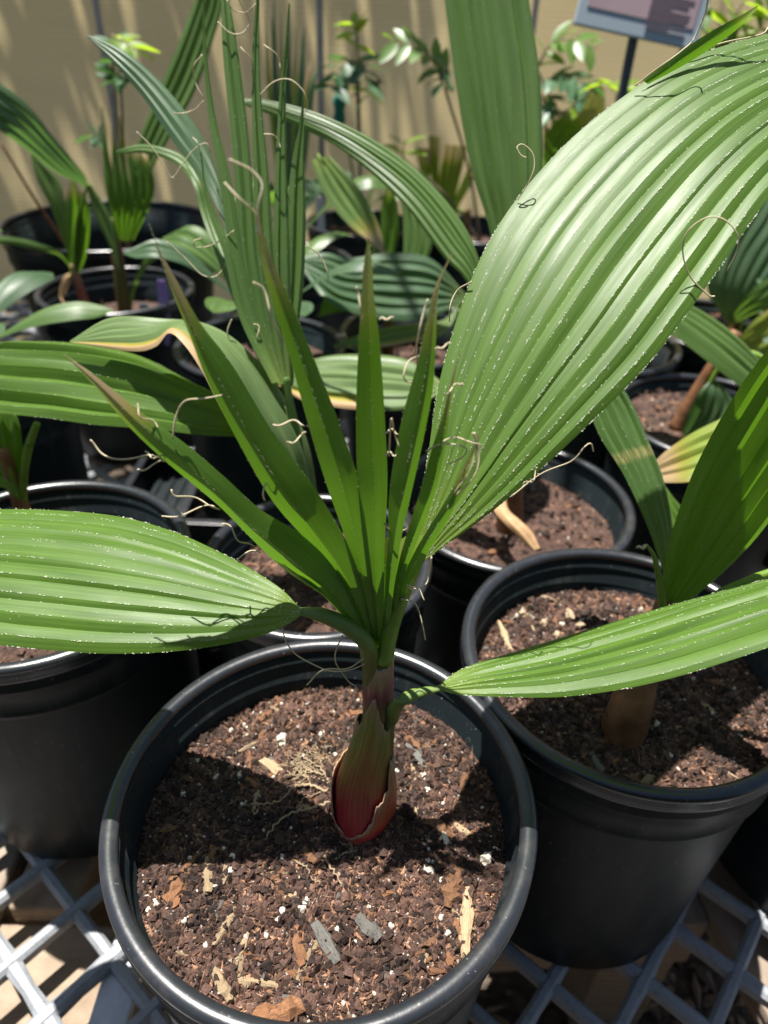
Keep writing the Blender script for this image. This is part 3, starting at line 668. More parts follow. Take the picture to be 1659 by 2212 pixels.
def bristle_geo(ridges, Nn, dens, r_, scale=1.0):
    V, Fc = [], []
    for i, Rg in enumerate(ridges):
        edge = i in (0, len(ridges) - 1)
        if edge and len(ridges) == 3: dn = dens * 0.35
        elif not edge and i % 2 == 0: dn = dens * 0.12
        else: dn = dens
        seg = np.linalg.norm(np.diff(Rg, axis=0), axis=1); Lg = seg.sum(); cs = np.r_[0, np.cumsum(seg)]
        m = int(Lg / 0.0017 * dn)
        gap = r_.uniform(0, 6.28)
        for d in np.sort(r_.uniform(0, Lg, m)):
            if math.sin(d * 190 + gap) + 0.6 * math.sin(d * 71 + gap * 2) < -0.35: continue
            j = min(len(Rg) - 2, np.searchsorted(cs, d, 'right') - 1); f = (d - cs[j]) / max(seg[j], 1e-9)
            p = Rg[j] + (Rg[j + 1] - Rg[j]) * f; t = norm(Rg[j + 1] - Rg[j]); nn = Nn[j]; b = np.cross(t, nn)
            l = r_.uniform(0.0005, 0.0014) * scale; wv = r_.uniform(0.00008, 0.00018) * scale
            dr = norm(t + b * r_.normal(0, 0.35) + nn * abs(r_.normal(0.04, 0.10))); p = p + nn * 0.00020 + b * r_.normal(0, 0.00016)
            wv *= 1.25; k = len(V); V += [p, p + dr * l * 0.5 - b * wv, p + dr * l, p + dr * l * 0.5 + b * wv]
            Fc.append((k, k + 1, k + 2, k + 3))
    return V, Fc
def add_bristles(parent, ridges, Nn, dens, r_):
    V, Fc = bristle_geo(ridges, Nn, dens, r_)
    if V: mesh('bristles', V, Fc, BRISTLE, parent, smooth=False)['kind'] = 'stuff'
def thread(parent, pts, Y, r=0.00036):
    P = [PY(p[0], p[1], p[2] if len(p) > 2 else Y) for p in pts]
    m = max(14, 7 * len(pts)); S = spline(P, m); rad = np.linspace(1.0, 0.75, m) * r
    # a little swing in depth so that the fibre is a space curve
    ph = (pts[0][0] * 0.37) % 6.28; S[:, 1] += 0.004 * np.sin(np.linspace(0, 5, m) + ph) * np.sin(np.linspace(0, math.pi, m))
    return tube('thread', S, rad, THREAD, parent, 5)
def stalk(name, pts, rad, mat, parent, k=8, flat=1.0):
    S = spline([PY(*p) for p in pts], 8 * len(pts)); rr = np.interp(np.linspace(0, 1, len(S)), np.linspace(0, 1, len(rad)), rad)
    return tube(name, S, rr, mat, parent, k, flat)
def base_at(p): return (p[0], p[1], p[2])

# ---- main seedling
zb = soil_h(POTS['main'], STEM0[0], STEM0[1])
palm = empty('palm_seedling', (STEM0[0], STEM0[1], zb), 'young fan palm with red bulbous base and split upright leaf in the front pot', 'palm')
def sheath_mat(name, stops, rough=0.42, streak=0.5):
    M = N(name); uv = M.coord('UV'); sep = M.n('SeparateXYZ'); M.l(uv, sep.inputs[0])
    nz = M.noise(M.mapping(uv, (9, 3, 1)), 1.0, 4, 0.65); st = M.noise(M.mapping(uv, (70, 2, 1)), 1.0, 3, 0.7)
    f = M.math('ADD', sep.outputs[1], M.math('MULTIPLY', M.math('SUBTRACT', nz, 0.5), streak))
    c = M.ramp(f, stops); c = M.mix(c, M.mix(c, (0.35, 0.22, 0.16), 1.0, 'MULTIPLY'), M.ramp(st, [(0.4, 0.55), (0.65, 0.0)]))
    M.l(c, M.b.inputs['Base Color']); M.b.inputs['Roughness'].default_value = rough; M.bump(st, 0.35, 0.001)
    tr = M.n('BsdfTranslucent'); M.l(c, tr.inputs[0]); mx = M.n('MixShader'); mx.inputs[0].default_value = 0.12
    M.l(M.b.outputs[0], mx.inputs[1]); M.l(tr.outputs[0], mx.inputs[2]); M.l(mx.outputs[0], M.o.inputs[0]); return M.m
SH_LOW = sheath_mat('red_sheath', [(0.0, (0.34, 0.08, 0.05)), (0.22, (0.55, 0.03, 0.05)), (0.5, (0.56, 0.11, 0.05)), (0.82, (0.40, 0.17, 0.08)), (0.93, (0.42, 0.29, 0.18)), (1.0, (0.5, 0.38, 0.25))])
SH_MID = sheath_mat('brown_green_sheath', [(0.0, (0.40, 0.025, 0.045)), (0.28, (0.36, 0.04, 0.045)), (0.40, (0.34, 0.13, 0.045)), (0.58, (0.34, 0.20, 0.045)), (0.85, (0.24, 0.26, 0.05)), (1.0, (0.38, 0.26, 0.15))])
SH_TOP = sheath_mat('purple_green_sheath', [(0.0, (0.24, 0.15, 0.04)), (0.4, (0.20, 0.19, 0.045)), (0.68, (0.30, 0.085, 0.09)), (0.86, (0.40, 0.27, 0.13)), (1.0, (0.5, 0.38, 0.22))])
PET_SH = sheath_mat('petiole_sheath', [(0.0, (0.26, 0.11, 0.07)), (0.25, (0.20, 0.17, 0.05)), (0.5, (0.15, 0.24, 0.045)), (1.0, (0.17, 0.29, 0.05))], 0.5, 0.2)
def shell(name, axis, rad, top, mat, parent, k=48, m=26, thick=0.0007, squash=1.0):
    """hollow sheath along an axis; top(angle) in 0..1 says how far up it reaches; angle -90deg faces the camera"""
    P = spline(axis, 60); rad = np.interp(np.linspace(0, 1, 60), np.linspace(0, 1, len(rad)), rad)
    V, UV, Fc = [], [], []
    for side in (0, 1):
        for i in range(m):
            for j in range(k):
                a = 2 * math.pi * j / k; tv = top(a) * i / (m - 1); q = tv * 59; i0 = min(58, int(q)); f = q - i0
                c = P[i0] * (1 - f) + P[i0 + 1] * f; r = rad[i0] * (1 - f) + rad[i0 + 1] * f
                r *= 1 + 0.035 * math.sin(3 * a + 6 * tv); r -= thick * side
                V.append(c + r * np.array([math.cos(a), math.sin(a) * squash, 0])); UV.append((j / k, i / (m - 1) if top(0) else 0))
    def id_(s, i, j): return s * m * k + i * k + j % k
    for i in range(m - 1):
        for j in range(k):
            Fc.append((id_(0, i, j), id_(0, i, j + 1), id_(0, i + 1, j + 1), id_(0, i + 1, j)))
            Fc.append((id_(1, i, j + 1), id_(1, i, j), id_(1, i + 1, j), id_(1, i + 1, j + 1)))
    for j in range(k): Fc.append((id_(0, m - 1, j), id_(0, m - 1, j + 1), id_(1, m - 1, j + 1), id_(1, m - 1, j)))
    return mesh(name, V, Fc, mat, parent, uvs=UV)
def ax(pts): return [PY(*p) for p in pts]
Ys = STEM0[1]
a_low = [STEM0 + np.array([0.0, 0.0, -0.002]), PY(782, 1740, Ys + 0.002), PY(786, 1680, Ys + 0.004), PY(792, 1620, Ys + 0.007), PY(800, 1560, Ys + 0.01)]
a_mid = [PY(781, 1752, Ys + 0.002), PY(788, 1665, Ys + 0.004), PY(805, 1590, Ys + 0.008), PY(815, 1530, Ys + 0.012), PY(818, 1480, Ys + 0.016)]
a_top = [PY(800, 1610, Ys + 0.008), PY(815, 1540, Ys + 0.013), PY(818, 1480, Ys + 0.018), PY(820, 1430, Ys + 0.023), PY(826, 1375, Ys + 0.028)]
def bump_at(a, c, wd): 
    d = (a - c + math.pi) % (2 * math.pi) - math.pi; return math.exp(-(d / wd) ** 2)
rag = lambda a, s: 0.02 * math.sin(11 * a + s) + 0.014 * math.sin(23 * a + 2 * s) + 0.01 * math.sin(37 * a)
D = math.radians
_ad = np.array([-180, -160, -140, -115, -95, -75, -60, -45, -25, 0, 40, 90, 140, 180]); _tp = np.array([.50, .36, .22, .15, .19, .33, .45, .58, .74, .78, .66, .60, .56, .50])
_ang = lambda a: math.degrees((a + math.pi) % (2 * math.pi) - math.pi)
shell('base_sheath', a_low, [0.0155, 0.0215, 0.0203, 0.0172, 0.0150], lambda a: float(np.interp(_ang(a), _ad, _tp)) + rag(a, 1) * (0.6 + 2.0 * bump_at(a, D(-20), 0.8)), SH_LOW, palm, 90, 26)
shell('middle_sheath', a_mid, [0.0200, 0.0176, 0.0130, 0.0108, 0.0098], lambda a: 0.72 + 0.26 * bump_at(a, D(-105), 0.55) + 0.12 * bump_at(a, D(0), 0.5) + rag(a, 2) * 0.6, SH_MID, palm, 64, 26)
shell('top_sheath', a_top, [0.0110, 0.0092, 0.0090, 0.0088, 0.0082], lambda a: 0.80 + 0.19 * bump_at(a, D(-15), 0.5) + 0.08 * bump_at(a, D(180), 0.5) + rag(a, 3) * 0.5, SH_TOP, palm, 56, 24)
tube('stem_core', spline([a_low[0] - np.array([0, 0, 0.01])] + a_top[:4], 24), np.linspace(0.011, 0.0068, 24), PETIOLE, palm, 16)
# roots
rr_ = random.Random(11)
def root_line(pts, r):
    P = []
    for (u, v) in pts:
        p = PZ(u, v, -0.036); P.append((p[0], p[1], soil_h(POTS['main'], p[0], p[1]) + rr_.uniform(0.001, 0.004)))
    S = spline(P, 8 * len(pts)); S[:, :2] += 0.0008 * np.stack([np.sin(np.arange(len(S)) * 1.3), np.cos(np.arange(len(S)) * 1.7)], 1)
    tube('root', S, np.linspace(r, r * 0.5, len(S)), ROOT, palm, 6)
for pts, r in (([(705, 1725), (670, 1710), (640, 1715), (610, 1740), (570, 1748), (545, 1745)], 0.0011), ([(720, 1745), (680, 1760), (640, 1770), (600, 1790), (575, 1820), (565, 1840)], 0.0011),
               ([(710, 1700), (690, 1670), (660, 1650), (640, 1640)], 0.0008), ([(700, 1690), (670, 1680), (650, 1660), (625, 1670)], 0.0007), ([(705, 1680), (700, 1650), (680, 1635), (655, 1640), (640, 1665)], 0.0007),
               ([(710, 1705), (680, 1690), (655, 1690), (630, 1685), (615, 1690)], 0.0006), ([(700, 1670), (685, 1645), (660, 1632)], 0.0005), ([(750, 1800), (757, 1830), (760, 1850), (775, 1862)], 0.0011),
               ([(738, 1795), (742, 1812), (740, 1822)], 0.0016), ([(757, 1845), (735, 1855), (722, 1865)], 0.0006), ([(640, 1870), (660, 1880), (672, 1900), (690, 1915)], 0.0006), ([(700, 1860), (720, 1890), (740, 1925)], 0.0009),
               ([(720, 1715), (690, 1725), (660, 1740), (640, 1760), (620, 1762)], 0.0005), ([(1030, 1545), (1045, 1570)], 0.0006)):
    root_line(pts, r)
for i in range(26):
    u, v = 670 + rr_.gauss(0, 28), 1672 + rr_.gauss(0, 24); root_line([(u, v), (u + rr_.uniform(-25, 25), v + rr_.uniform(-18, 18)), (u + rr_.uniform(-40, 40), v + rr_.uniform(-28, 28)), (u + rr_.uniform(-50, 50), v + rr_.uniform(-30, 30))], 0.00035)

# left leaf
lf, _, _ = blade('leaf', palm, LEAF, [(650, 1316, .286), (612, 1276, .292), (560, 1240, .302), (480, 1195, .318), (380, 1150, .332), (270, 1118, .342), (150, 1104, .350), (0, 1100, .356), (-150, 1112, .352), (-300, 1160, .335), (-400, 1230, .312)],
      [(655, 1326, .284), (615, 1352, .277), (560, 1374, .270), (460, 1396, .262), (350, 1408, .257), (220, 1411, .256), (100, 1403, .258), (0, 1393, .260), (-150, 1368, .267), (-300, 1318, .280), (-400, 1245, .305)], n=8, amp=0.23, camber=0.10, grow=1.5, M=110, bristle=1.0)
lf['label'] = 'broad glossy pleated leaf reaching left over the left pot'
stalk('petiole', [(806, 1560, Ys + .014), (804, 1490, Ys + .018), (801, 1430, Ys + .021), (790, 1388, .281), (758, 1358, .282), (720, 1338, .284), (685, 1326, .285), (630, 1318, .287)], [0.0078, 0.0076, 0.0070, 0.0062, 0.0058, 0.0054, 0.0048, 0.0015], PET_SH, palm, 14, 0.8)
# right leaf
lf2, _, _ = blade('leaf', palm, LEAF, [(945, 1483, .272), (985, 1452, .280), (1030, 1432, .288), (1120, 1405, .297), (1300, 1350, .308), (1450, 1306, .316), (1600, 1266, .322), (1659, 1251, .324), (1850, 1212, .322), (2000, 1200, .312), (2100, 1225, .300)],
      [(948, 1490, .271), (990, 1500, .266), (1060, 1504, .263), (1200, 1505, .258), (1330, 1490, .256), (1450, 1464, .257), (1560, 1431, .259), (1659, 1398, .262), (1850, 1330, .272), (2000, 1275, .285), (2100, 1232, .298)], n=7, amp=0.32, camber=0.14, grow=0.8, M=110, bristle=0.8)
lf2['label'] = 'long narrow pleated leaf reaching right across the neighbouring pot'
stalk('petiole', [(828, 1640, Ys + .006), (836, 1585, Ys + .007), (846, 1545, Ys + .008), (866, 1516, .266), (900, 1498, .270), (960, 1485, .272)], [0.006, 0.0058, 0.0048, 0.0038, 0.0038, 0.0018], PET_SH, palm, 14, 0.75)
# big right leaf
BL = [(895, 1215, .300), (905, 1110, .312), (925, 980, .330), (950, 820, .356), (1000, 650, .385), (1060, 515, .410), (1140, 400, .434), (1250, 285, .455), (1380, 185, .474), (1480, 130, .486), (1600, 88, .497), (1740, 60, .505), (1900, 60, .512), (2050, 90, .515)]
BR = [(905, 1222, .298), (960, 1180, .300), (1030, 1130, .303), (1120, 1058, .308), (1260, 928, .320), (1390, 798, .336), (1475, 690, .352), (1550, 585, .370), (1659, 430, .400), (1760, 320, .430), (1850, 240, .458), (1930, 180, .480), (2000, 140, .500), (2060, 100, .513)]
big, brid, bN = blade('leaf', palm, LEAF, BL, BR, n=10, amp=0.21, camber=0.03, M=150, bristle=1.9, grow=1.9, asym=0.26)
big['label'] = 'largest glossy pleated leaf rising to the upper right with white fibres on its ribs'
stalk('petiole', [(828, 1430, .283), (850, 1340, .289), (880, 1260, .295), (905, 1205, .300), (930, 1150, .306)], [0.005, 0.0046, 0.0042, 0.0035, 0.001], PETIOLE, palm, 10)
blade('leaf_segment', big, LEAF_FAN, [(1385, 172, .470), (1460, 118, .476), (1540, 66, .480), (1600, 34, .482), (1636, 12, .484)], [(1400, 182, .471), (1480, 140, .478), (1556, 92, .482), (1606, 52, .484), (1638, 15, .485)], n=1, amp=0.5, M=24, bristle=0.5)

# split young leaf
fanE = bpy.data.objects.new('split_leaf', None); col.objects.link(fanE); fanE.parent = palm; fanE['label'] = 'upright young leaf split into narrow pointed leaflets'
fb_ = [(778, 1352), (790, 1358), (803, 1372), (815, 1378), (828, 1380), (835, 1384), (844, 1390)]
FAN = [
 ([(785, 1385, .284), (690, 1284, .286), (600, 1226, .288), (540, 1168, .290), (470, 1096, .292), (360, 1002, .296), (280, 926, .299), (205, 836, .302), (140, 768, .304)],
  [(795, 1375, .286), (735, 1250, .291), (655, 1166, .295), (560, 1104, .297), (480, 1030, .299), (400, 961, .301), (300, 888, .303), (205, 812, .304), (140, 766, .304)]),
 ([(795, 1385, .285), (735, 1260, .288), (660, 1172, .291), (590, 1092, .294), (520, 970, .299), (450, 832, .306), (408, 722, .312), (368, 622, .318), (324, 488, .325)],
  [(808, 1375, .287), (765, 1215, .292), (690, 1076, .298), (590, 938, .305), (502, 792, .312), (432, 698, .317), (383, 610, .320), (345, 540, .323), (324, 486, .325)]),
 ([(803, 1390, .285), (760, 1215, .290), (702, 1042, .296), (660, 900, .302), (628, 782, .308), (588, 652, .315), (562, 560, .320), (556, 500, .323), (545, 440, .326)],
  [(817, 1382, .287), (797, 1200, .293), (776, 1050, .299), (742, 940, .305), (692, 810, .311), (632, 662, .318), (590, 566, .322), (570, 505, .324), (548, 440, .326)]),
 ([(812, 1395, .285), (792, 1250, .290), (777, 1100, .296), (770, 1000, .300), (769, 880, .306), (774, 750, .313), (780, 640, .319), (786, 570, .323), (794, 516, .326)],
  [(828, 1390, .287), (830, 1200, .294), (837, 1050, .300), (831, 900, .306), (821, 750, .314), (808, 640, .320), (804, 570, .324), (797, 516, .326)]),
 ([(822, 1398, .286), (836, 1200, .293), (840, 1080, .298), (850, 1000, .302), (870, 900, .308), (900, 790, .314), (925, 680, .321), (940, 620, .325), (976, 546, .330)],
  [(836, 1395, .288), (860, 1200, .295), (886, 1080, .301), (911, 970, .306), (934, 850, .312), (941, 760, .317), (944, 680, .322), (950, 615, .325), (978, 546, .330)]),
 ([(830, 1400, .284), (858, 1232, .288), (880, 1150, .292), (908, 1060, .296), (930, 980, .300), (955, 900, .305), (970, 840, .309), (994, 760, .314)],
  [(842, 1398, .286), (870, 1252, .290), (905, 1160, .294), (940, 1062, .299), (961, 972, .303), (972, 890, .307), (980, 830, .310), (996, 760, .314)]),
 ([(836, 1405, .282), (858, 1285, .286), (895, 1195, .290), (955, 1095, .295), (1000, 1015, .299), (1036, 938, .303)],
  [(850, 1402, .283), (872, 1290, .287), (922, 1200, .291), (984, 1092, .296), (1016, 1005, .300), (1038, 940, .303)])]
fy = lambda Y: 0.2905 - 0.9 * max(-0.005, min(Y - 0.285, 0.011)) + 0.22 * max(0.0, Y - 0.296)
fz = lambda P: [(u, v, fy(Y)) for u, v, Y in P]
for i, (L, R) in enumerate(FAN):
    blade('leaflet', fanE, LEAF_FAN, fz(L), fz(R), n=1, amp=(0.75 if i != 3 else 0.45) , M=60, bristle=1.1)
# the undivided pleated base of the split leaf
o_, _, _ = blade('leaf_base', fanE, LEAF_FAN, fz([(806, 1402, .284), (760, 1340, .2845), (700, 1290, .2855), (630, 1245, .287), (590, 1214, .288)]), fz([(842, 1404, .283), (860, 1310, .284), (880, 1245, .2855), (905, 1190, .287), (925, 1150, .288)]), n=8, amp=0.75, M=40, bristle=1.0, asym=0.0)
TH = [([(195, 950), (225, 975), (280, 986), (325, 987), (357, 996)], .295), ([(297, 1015), (325, 1004), (357, 997)], .295), ([(313, 975), (345, 983), (357, 990)], .296), ([(370, 1057), (380, 1070), (420, 1085), (475, 1100)], .291),
      ([(350, 1115), (400, 1107), (450, 1098), (475, 1101)], .291), ([(480, 1132), (500, 1140), (520, 1160), (548, 1180)], .289), ([(517, 1215), (515, 1200), (530, 1192), (562, 1194)], .288), ([(373, 948), (378, 900), (400, 870), (445, 857), (480, 853)], .300),
      ([(297, 872), (310, 895), (342, 925)], .301), ([(547, 610), (570, 630), (590, 680), (612, 740)], .310), ([(485, 395), (530, 435), (552, 470), (556, 505)], .322), ([(495, 345), (540, 370), (567, 400), (560, 450), (563, 510)], .322),
      ([(924, 647), (907, 700), (899, 755), (902, 785)], .314), ([(904, 770), (880, 785), (872, 805), (880, 822), (893, 826)], .312), ([(940, 755), (955, 744), (975, 742)], .316), ([(1019, 608), (990, 630), (972, 660), (971, 695)], .388),
      ([(955, 955), (995, 944), (1030, 952), (1045, 972)], .299), ([(1025, 935), (1030, 960), (1015, 1005), (990, 1050), (965, 1100)], .294), ([(920, 975), (960, 962), (1005, 960), (995, 985), (970, 1003)], .300), ([(1022, 935), (1035, 985), (1020, 1025), (985, 1070)], .296),
      ([(840, 985), (845, 900), (852, 940), (862, 965)], .302), ([(828, 932), (860, 938)], .303), ([(832, 985), (858, 980)], .302), ([(830, 1130), (845, 1150), (860, 1159), (880, 1145), (885, 1110)], .293),
      ([(932, 1203), (927, 1245), (920, 1265), (882, 1266)], .289), ([(878, 1262), (902, 1278), (917, 1297)], .286), ([(866, 1293), (895, 1310), (912, 1345), (919, 1382)], .285),
      ([(610, 1357), (620, 1395), (645, 1430), (700, 1450), (750, 1445), (788, 1434)], .279), ([(740, 1372), (725, 1405), (730, 1445), (750, 1475), (770, 1483)], .280), ([(662, 1480), (690, 1460), (740, 1445), (788, 1420)], .279),
      ([(770, 620), (780, 660), (783, 700)], .316), ([(820, 690), (835, 683), (850, 686)], .317), ([(590, 917), (630, 916), (660, 920)], .303), ([(620, 955), (645, 945), (662, 934)], .302), ([(572, 1080), (570, 1055), (585, 1040), (600, 1048)], .297), ([(1000, 828), (985, 838), (960, 852)], .305)]
for p, Y in TH: thread(fanE, p, Y if Y > 0.38 else (fy(Y) - 0.002 if p[0][1] < 1340 else Y), 0.00046)
for p, Y, r in (([(1105, 1072), (1170, 1030), (1230, 995), (1260, 960), (1275, 955), (1282, 975)], .306, .0004), ([(1544, 640), (1530, 637), (1494, 600), (1480, 550), (1490, 505), (1530, 472), (1565, 475), (1590, 505), (1590, 540), (1570, 585)], .362, .00042),
                ([(1530, -6), (1525, 30), (1500, 85), (1470, 110), (1420, 145), (1372, 185)], .468, .0005), ([(1137, 341), (1125, 335), (1118, 320), (1130, 314), (1150, 330), (1155, 355), (1145, 385), (1118, 432)], .425, .0004),
                ([(1659, 60), (1640, 75), (1560, 95), (1480, 128)], .484, .0005), ([(1160, 1010), (1150, 1030), (1130, 1045)], .306, .0004)):
    thread(big, p, Y, r)

# ---- palm in the small pot behind
def seedling(pts, label, rad, mat=BROWNSTEM, key=None, group=None):
    p0 = PY(*pts[0]); P = POTS[key]; z0 = soil_h(P, p0[0], p0[1])
    root = empty('palm_seedling', (p0[0], p0[1], z0 - 0.001), label, 'palm', group)
    S = spline([(p0[0], p0[1], z0 - 0.006)] + [PY(*p) for p in pts[1:]], 24)
    tube('stem', S, np.interp(np.linspace(0, 1, 24), np.linspace(0, 1, len(rad)), rad), mat, root, 14); return root
pb = seedling([(690, 1262, .505), (680, 1180, .507), (668, 1080, .512)], 'palm with tall split leaf and yellow edged leaf in the small pot', [0.012, 0.010, 0.007], SH_MID, 'back')
stalk('petiole', [(670, 1100, .511), (648, 980, .516), (628, 880, .522), (618, 815, .527)], [0.0055, 0.0045, 0.004, 0.0025], LEAF_BACK, pb)
TL = [([(588, 828), (520, 692), (482, 545), (456, 472), (441, 402), (433, 328)], [(605, 826), (535, 690), (500, 540), (470, 468), (446, 400), (434, 328)]),
      ([(588, 832), (540, 722), (500, 560), (476, 400), (452, 262), (441, 140), (438, 60), (440, -14)], [(608, 830), (562, 720), (528, 560), (502, 400), (468, 260), (450, 140), (444, 60), (441, -14)]),
      ([(598, 832), (550, 720), (519, 560), (508, 400), (498, 280), (482, 120), (478, 0), (482, -50)], [(616, 830), (582, 720), (557, 560), (546, 400), (536, 280), (516, 120), (496, 0), (486, -50)]),
      ([(608, 834), (578, 720), (552, 560), (548, 380), (544, 240), (545, 120), (553, 0), (560, -60)], [(622, 832), (604, 720), (592, 560), (581, 380), (567, 240), (561, 120), (561, 0), (562, -60)]),
      ([(614, 836), (594, 720), (588, 560), (592, 460), (596, 340), (604, 200), (617, 80), (624, 8)], [(630, 832), (628, 720), (628, 560), (624, 460), (619, 340), (618, 200), (625, 80), (626, 8)]),
      ([(620, 836), (608, 720), (614, 600), (619, 470), (629, 360), (648, 260), (654, 188)], [(634, 832), (644, 720), (657, 600), (661, 470), (658, 360), (657, 260), (655, 188)])]
tE = bpy.data.objects.new('split_leaf', None); col.objects.link(tE); tE.parent = pb; tE['label'] = 'tall upright leaf split into long strips'
for i, (L, R) in enumerate(TL):
    yy = lambda v: 0.527 + (832 - v) / 880 * 0.13 + 0.004 * (i - 2.5)
    blade('leaflet', tE, LEAF_BACK, [(u, v, yy(v)) for u, v in L], [(u, v, yy(v) + 0.004) for u, v in R], n=1 if i < 2 else 2, amp=0.7, M=44, bristle=0.25)
for p in ([(295, 285), (330, 320), (355, 355), (375, 382), (395, 355), (420, 322), (445, 310), (455, 330)], [(415, 297), (430, 310), (433, 345)], [(437, 118), (418, 145), (418, 175), (440, 212)], [(440, 218), (420, 237), (395, 245), (375, 243)],
          [(470, 47), (500, 72), (525, 70), (537, 45), (520, 10), (515, -5)], [(490, 0), (505, 22), (530, 27), (553, 8)], [(520, 102), (540, 125), (545, 152)], [(570, 97), (595, 115), (606, 148)], [(562, 205), (590, 178), (625, 172), (655, 195), (665, 225), (655, 255)],
          [(360, 522), (400, 560), (435, 590), (465, 595), (485, 575), (490, 540)], [(435, 515), (420, 520), (425, 532), (450, 532), (475, 522), (505, 498)], [(662, 530), (685, 550), (705, 580), (712, 615)], [(500, 690), (493, 715), (505, 745), (520, 770)], [(548, 700), (560, 710), (545, 760)], [(570, 290), (590, 290), (600, 305), (606, 320)]):
    thread(tE, p, 0.527 + (832 - p[0][1]) / 880 * 0.13 - 0.006, 0.0005)
l_, _, _ = blade('leaf', pb, LEAF_YEL, [(690, 1240, .505), (690, 1110, .515), (668, 960, .528), (612, 850, .540), (545, 765, .550), (470, 715, .556), (380, 694, .558), (290, 682, .556), (225, 690, .552), (150, 737, .540)],
      [(680, 1250, .500), (625, 1120, .478), (556, 1000, .462), (490, 900, .460), (440, 805, .466), (400, 745, .478), (365, 718, .492), (335, 748, .506), (280, 758, .518), (152, 739, .538)], n=5, amp=0.35, camber=0.06, M=70)
l_['label'] = 'arching leaf with a yellow and brown edge'
l_, _, _ = blade('leaf', pb, LEAF, [(655, 1010, .515), (600, 935, .525), (480, 858, .545), (400, 815, .556), (300, 766, .566), (180, 741, .572), (60, 735, .576), (0, 737, .577), (-150, 755, .574), (-280, 800, .56)],
      [(652, 1022, .512), (600, 985, .505), (520, 945, .492), (440, 938, .485), (330, 925, .480), (200, 915, .478), (100, 901, .480), (0, 890, .484), (-150, 862, .50), (-280, 815, .55)], n=7, amp=0.85, camber=0.05, M=60, bristle=0.35)
l_['label'] = 'long half shaded pleated leaf reaching left'
l_, _, _ = blade('leaf', pb, LEAF_BLUE, [(625, 850, .54), (560, 640, .58), (490, 440, .62), (450, 322, .65), (400, 240, .67), (330, 160, .69), (260, 105, .70), (185, 74, .71)], [(615, 855, .535), (535, 650, .565), (478, 470, .60), (430, 382, .625), (370, 300, .65), (310, 212, .675), (250, 142, .69), (187, 77, .71)], n=3, amp=0.4, camber=0.12, M=50)
l_['label'] = 'bluish green leaf bending up and left to a fine tip'
blade('leaf', pb, LEAF_BACK, [(610, 870, .54), (540, 680, .60), (460, 475, .68), (438, 398, .70), (400, 340, .72), (350, 318, .73), (300, 312, .74), (250, 326, .74)], [(600, 872, .54), (520, 690, .60), (440, 478, .67), (420, 404, .69), (390, 362, .71), (345, 338, .725), (300, 330, .735), (252, 334, .74)], n=2, amp=0.4, camber=0.1, M=40)

# ---- palm in the third pot
p3 = seedling([(1100, 1145, .655), (1103, 1080, .657), (1106, 1000, .66), (1108, 900, .665)], 'palm with broad upright leaf and bright arching leaf in the dry leaf pot', [0.016, 0.014, 0.011, 0.008], BROWNSTEM, 'third')
l_, _, _ = blade('leaf', p3, LEAF_BACK, [(1104, 960, 0.662), (1098, 800, 0.692), (1078, 600, 0.730), (1054, 482, 0.753), (1025, 390, 0.770), (1001, 282, 0.791), (985, 180, 0.810), (968, 60, 0.833), (958, -40, 0.852), (955, -200, 0.882), (1000, -330, 0.907), (1050, -400, 0.920)],
      [(1110, 960, 0.662), (1122, 800, 0.692), (1144, 640, 0.723), (1161, 520, 0.746), (1170, 400, 0.768), (1172, 280, 0.791), (1165, 150, 0.816), (1146, 20, 0.841), (1138, -40, 0.852), (1120, -200, 0.882), (1085, -330, 0.907), (1052, -400, 0.920)], n=6, amp=0.6, camber=0.04, M=64, bristle=0.25)
l_['label'] = 'broad upright pleated leaf dappled with shade'
l_, _, _ = blade('leaf', p3, LEAF_BACK, [(1110, 950, .66), (1078, 720, .665), (1036, 562, .68), (992, 470, .70), (902, 368, .73), (800, 298, .755), (700, 250, .775), (620, 225, .79), (556, 214, .80), (500, 215, .80)], [(1104, 955, .655), (1050, 735, .65), (1010, 612, .66), (958, 555, .675), (880, 450, .705), (800, 372, .735), (720, 312, .76), (640, 272, .78), (565, 240, .795), (500, 218, .80)], n=6, amp=0.5, camber=0.10, M=60)
l_['label'] = 'bright pleated leaf arching over to the left'
l_, _, _ = blade('dry_leaf', p3, DRYLEAF, [(1100, 1030, .655), (1075, 1060, .64), (1065, 1095, .62), (1090, 1130, .60), (1120, 1160, .585), (1150, 1190, .572)], [(1108, 1030, .655), (1096, 1064, .64), (1098, 1098, .62), (1122, 1122, .60), (1150, 1150, .585), (1166, 1184, .572)], n=2, amp=0.5, camber=0.2, M=30)
l_['label'] = 'dead brown leaf stub hanging down'

# ---- palm in the right pot
pr_ = seedling([(1345, 1585, .347), (1365, 1520, .352), (1395, 1430, .365), (1425, 1350, .38), (1437, 1300, .392)], 'palm with burn banded leaf in the pot beside the front pot', [0.017, 0.016, 0.012, 0.009, 0.007], BROWNSTEM, 'right')
l_, _, _ = blade('leaf', pr_, LEAF_BURN, [(1436, 1245, .405), (1400, 1140, .425), (1350, 1030, .448), (1300, 950, .466), (1272, 888, .48), (1252, 838, .49), (1235, 770, .502), (1240, 700, .51)], [(1448, 1225, .408), (1452, 1130, .43), (1432, 1030, .45), (1400, 950, .467), (1370, 880, .482), (1335, 820, .493), (1300, 760, .503), (1245, 698, .51)], n=5, amp=0.5, camber=0.05, M=56, bristle=0.2)
l_['label'] = 'leaf with a pale burn band across it'
stalk('petiole', [(1432, 1330, .388), (1440, 1280, .397), (1442, 1230, .407), (1442, 1200, .412)], [0.004, 0.0036, 0.003, 0.001], PETIOLE, pr_)
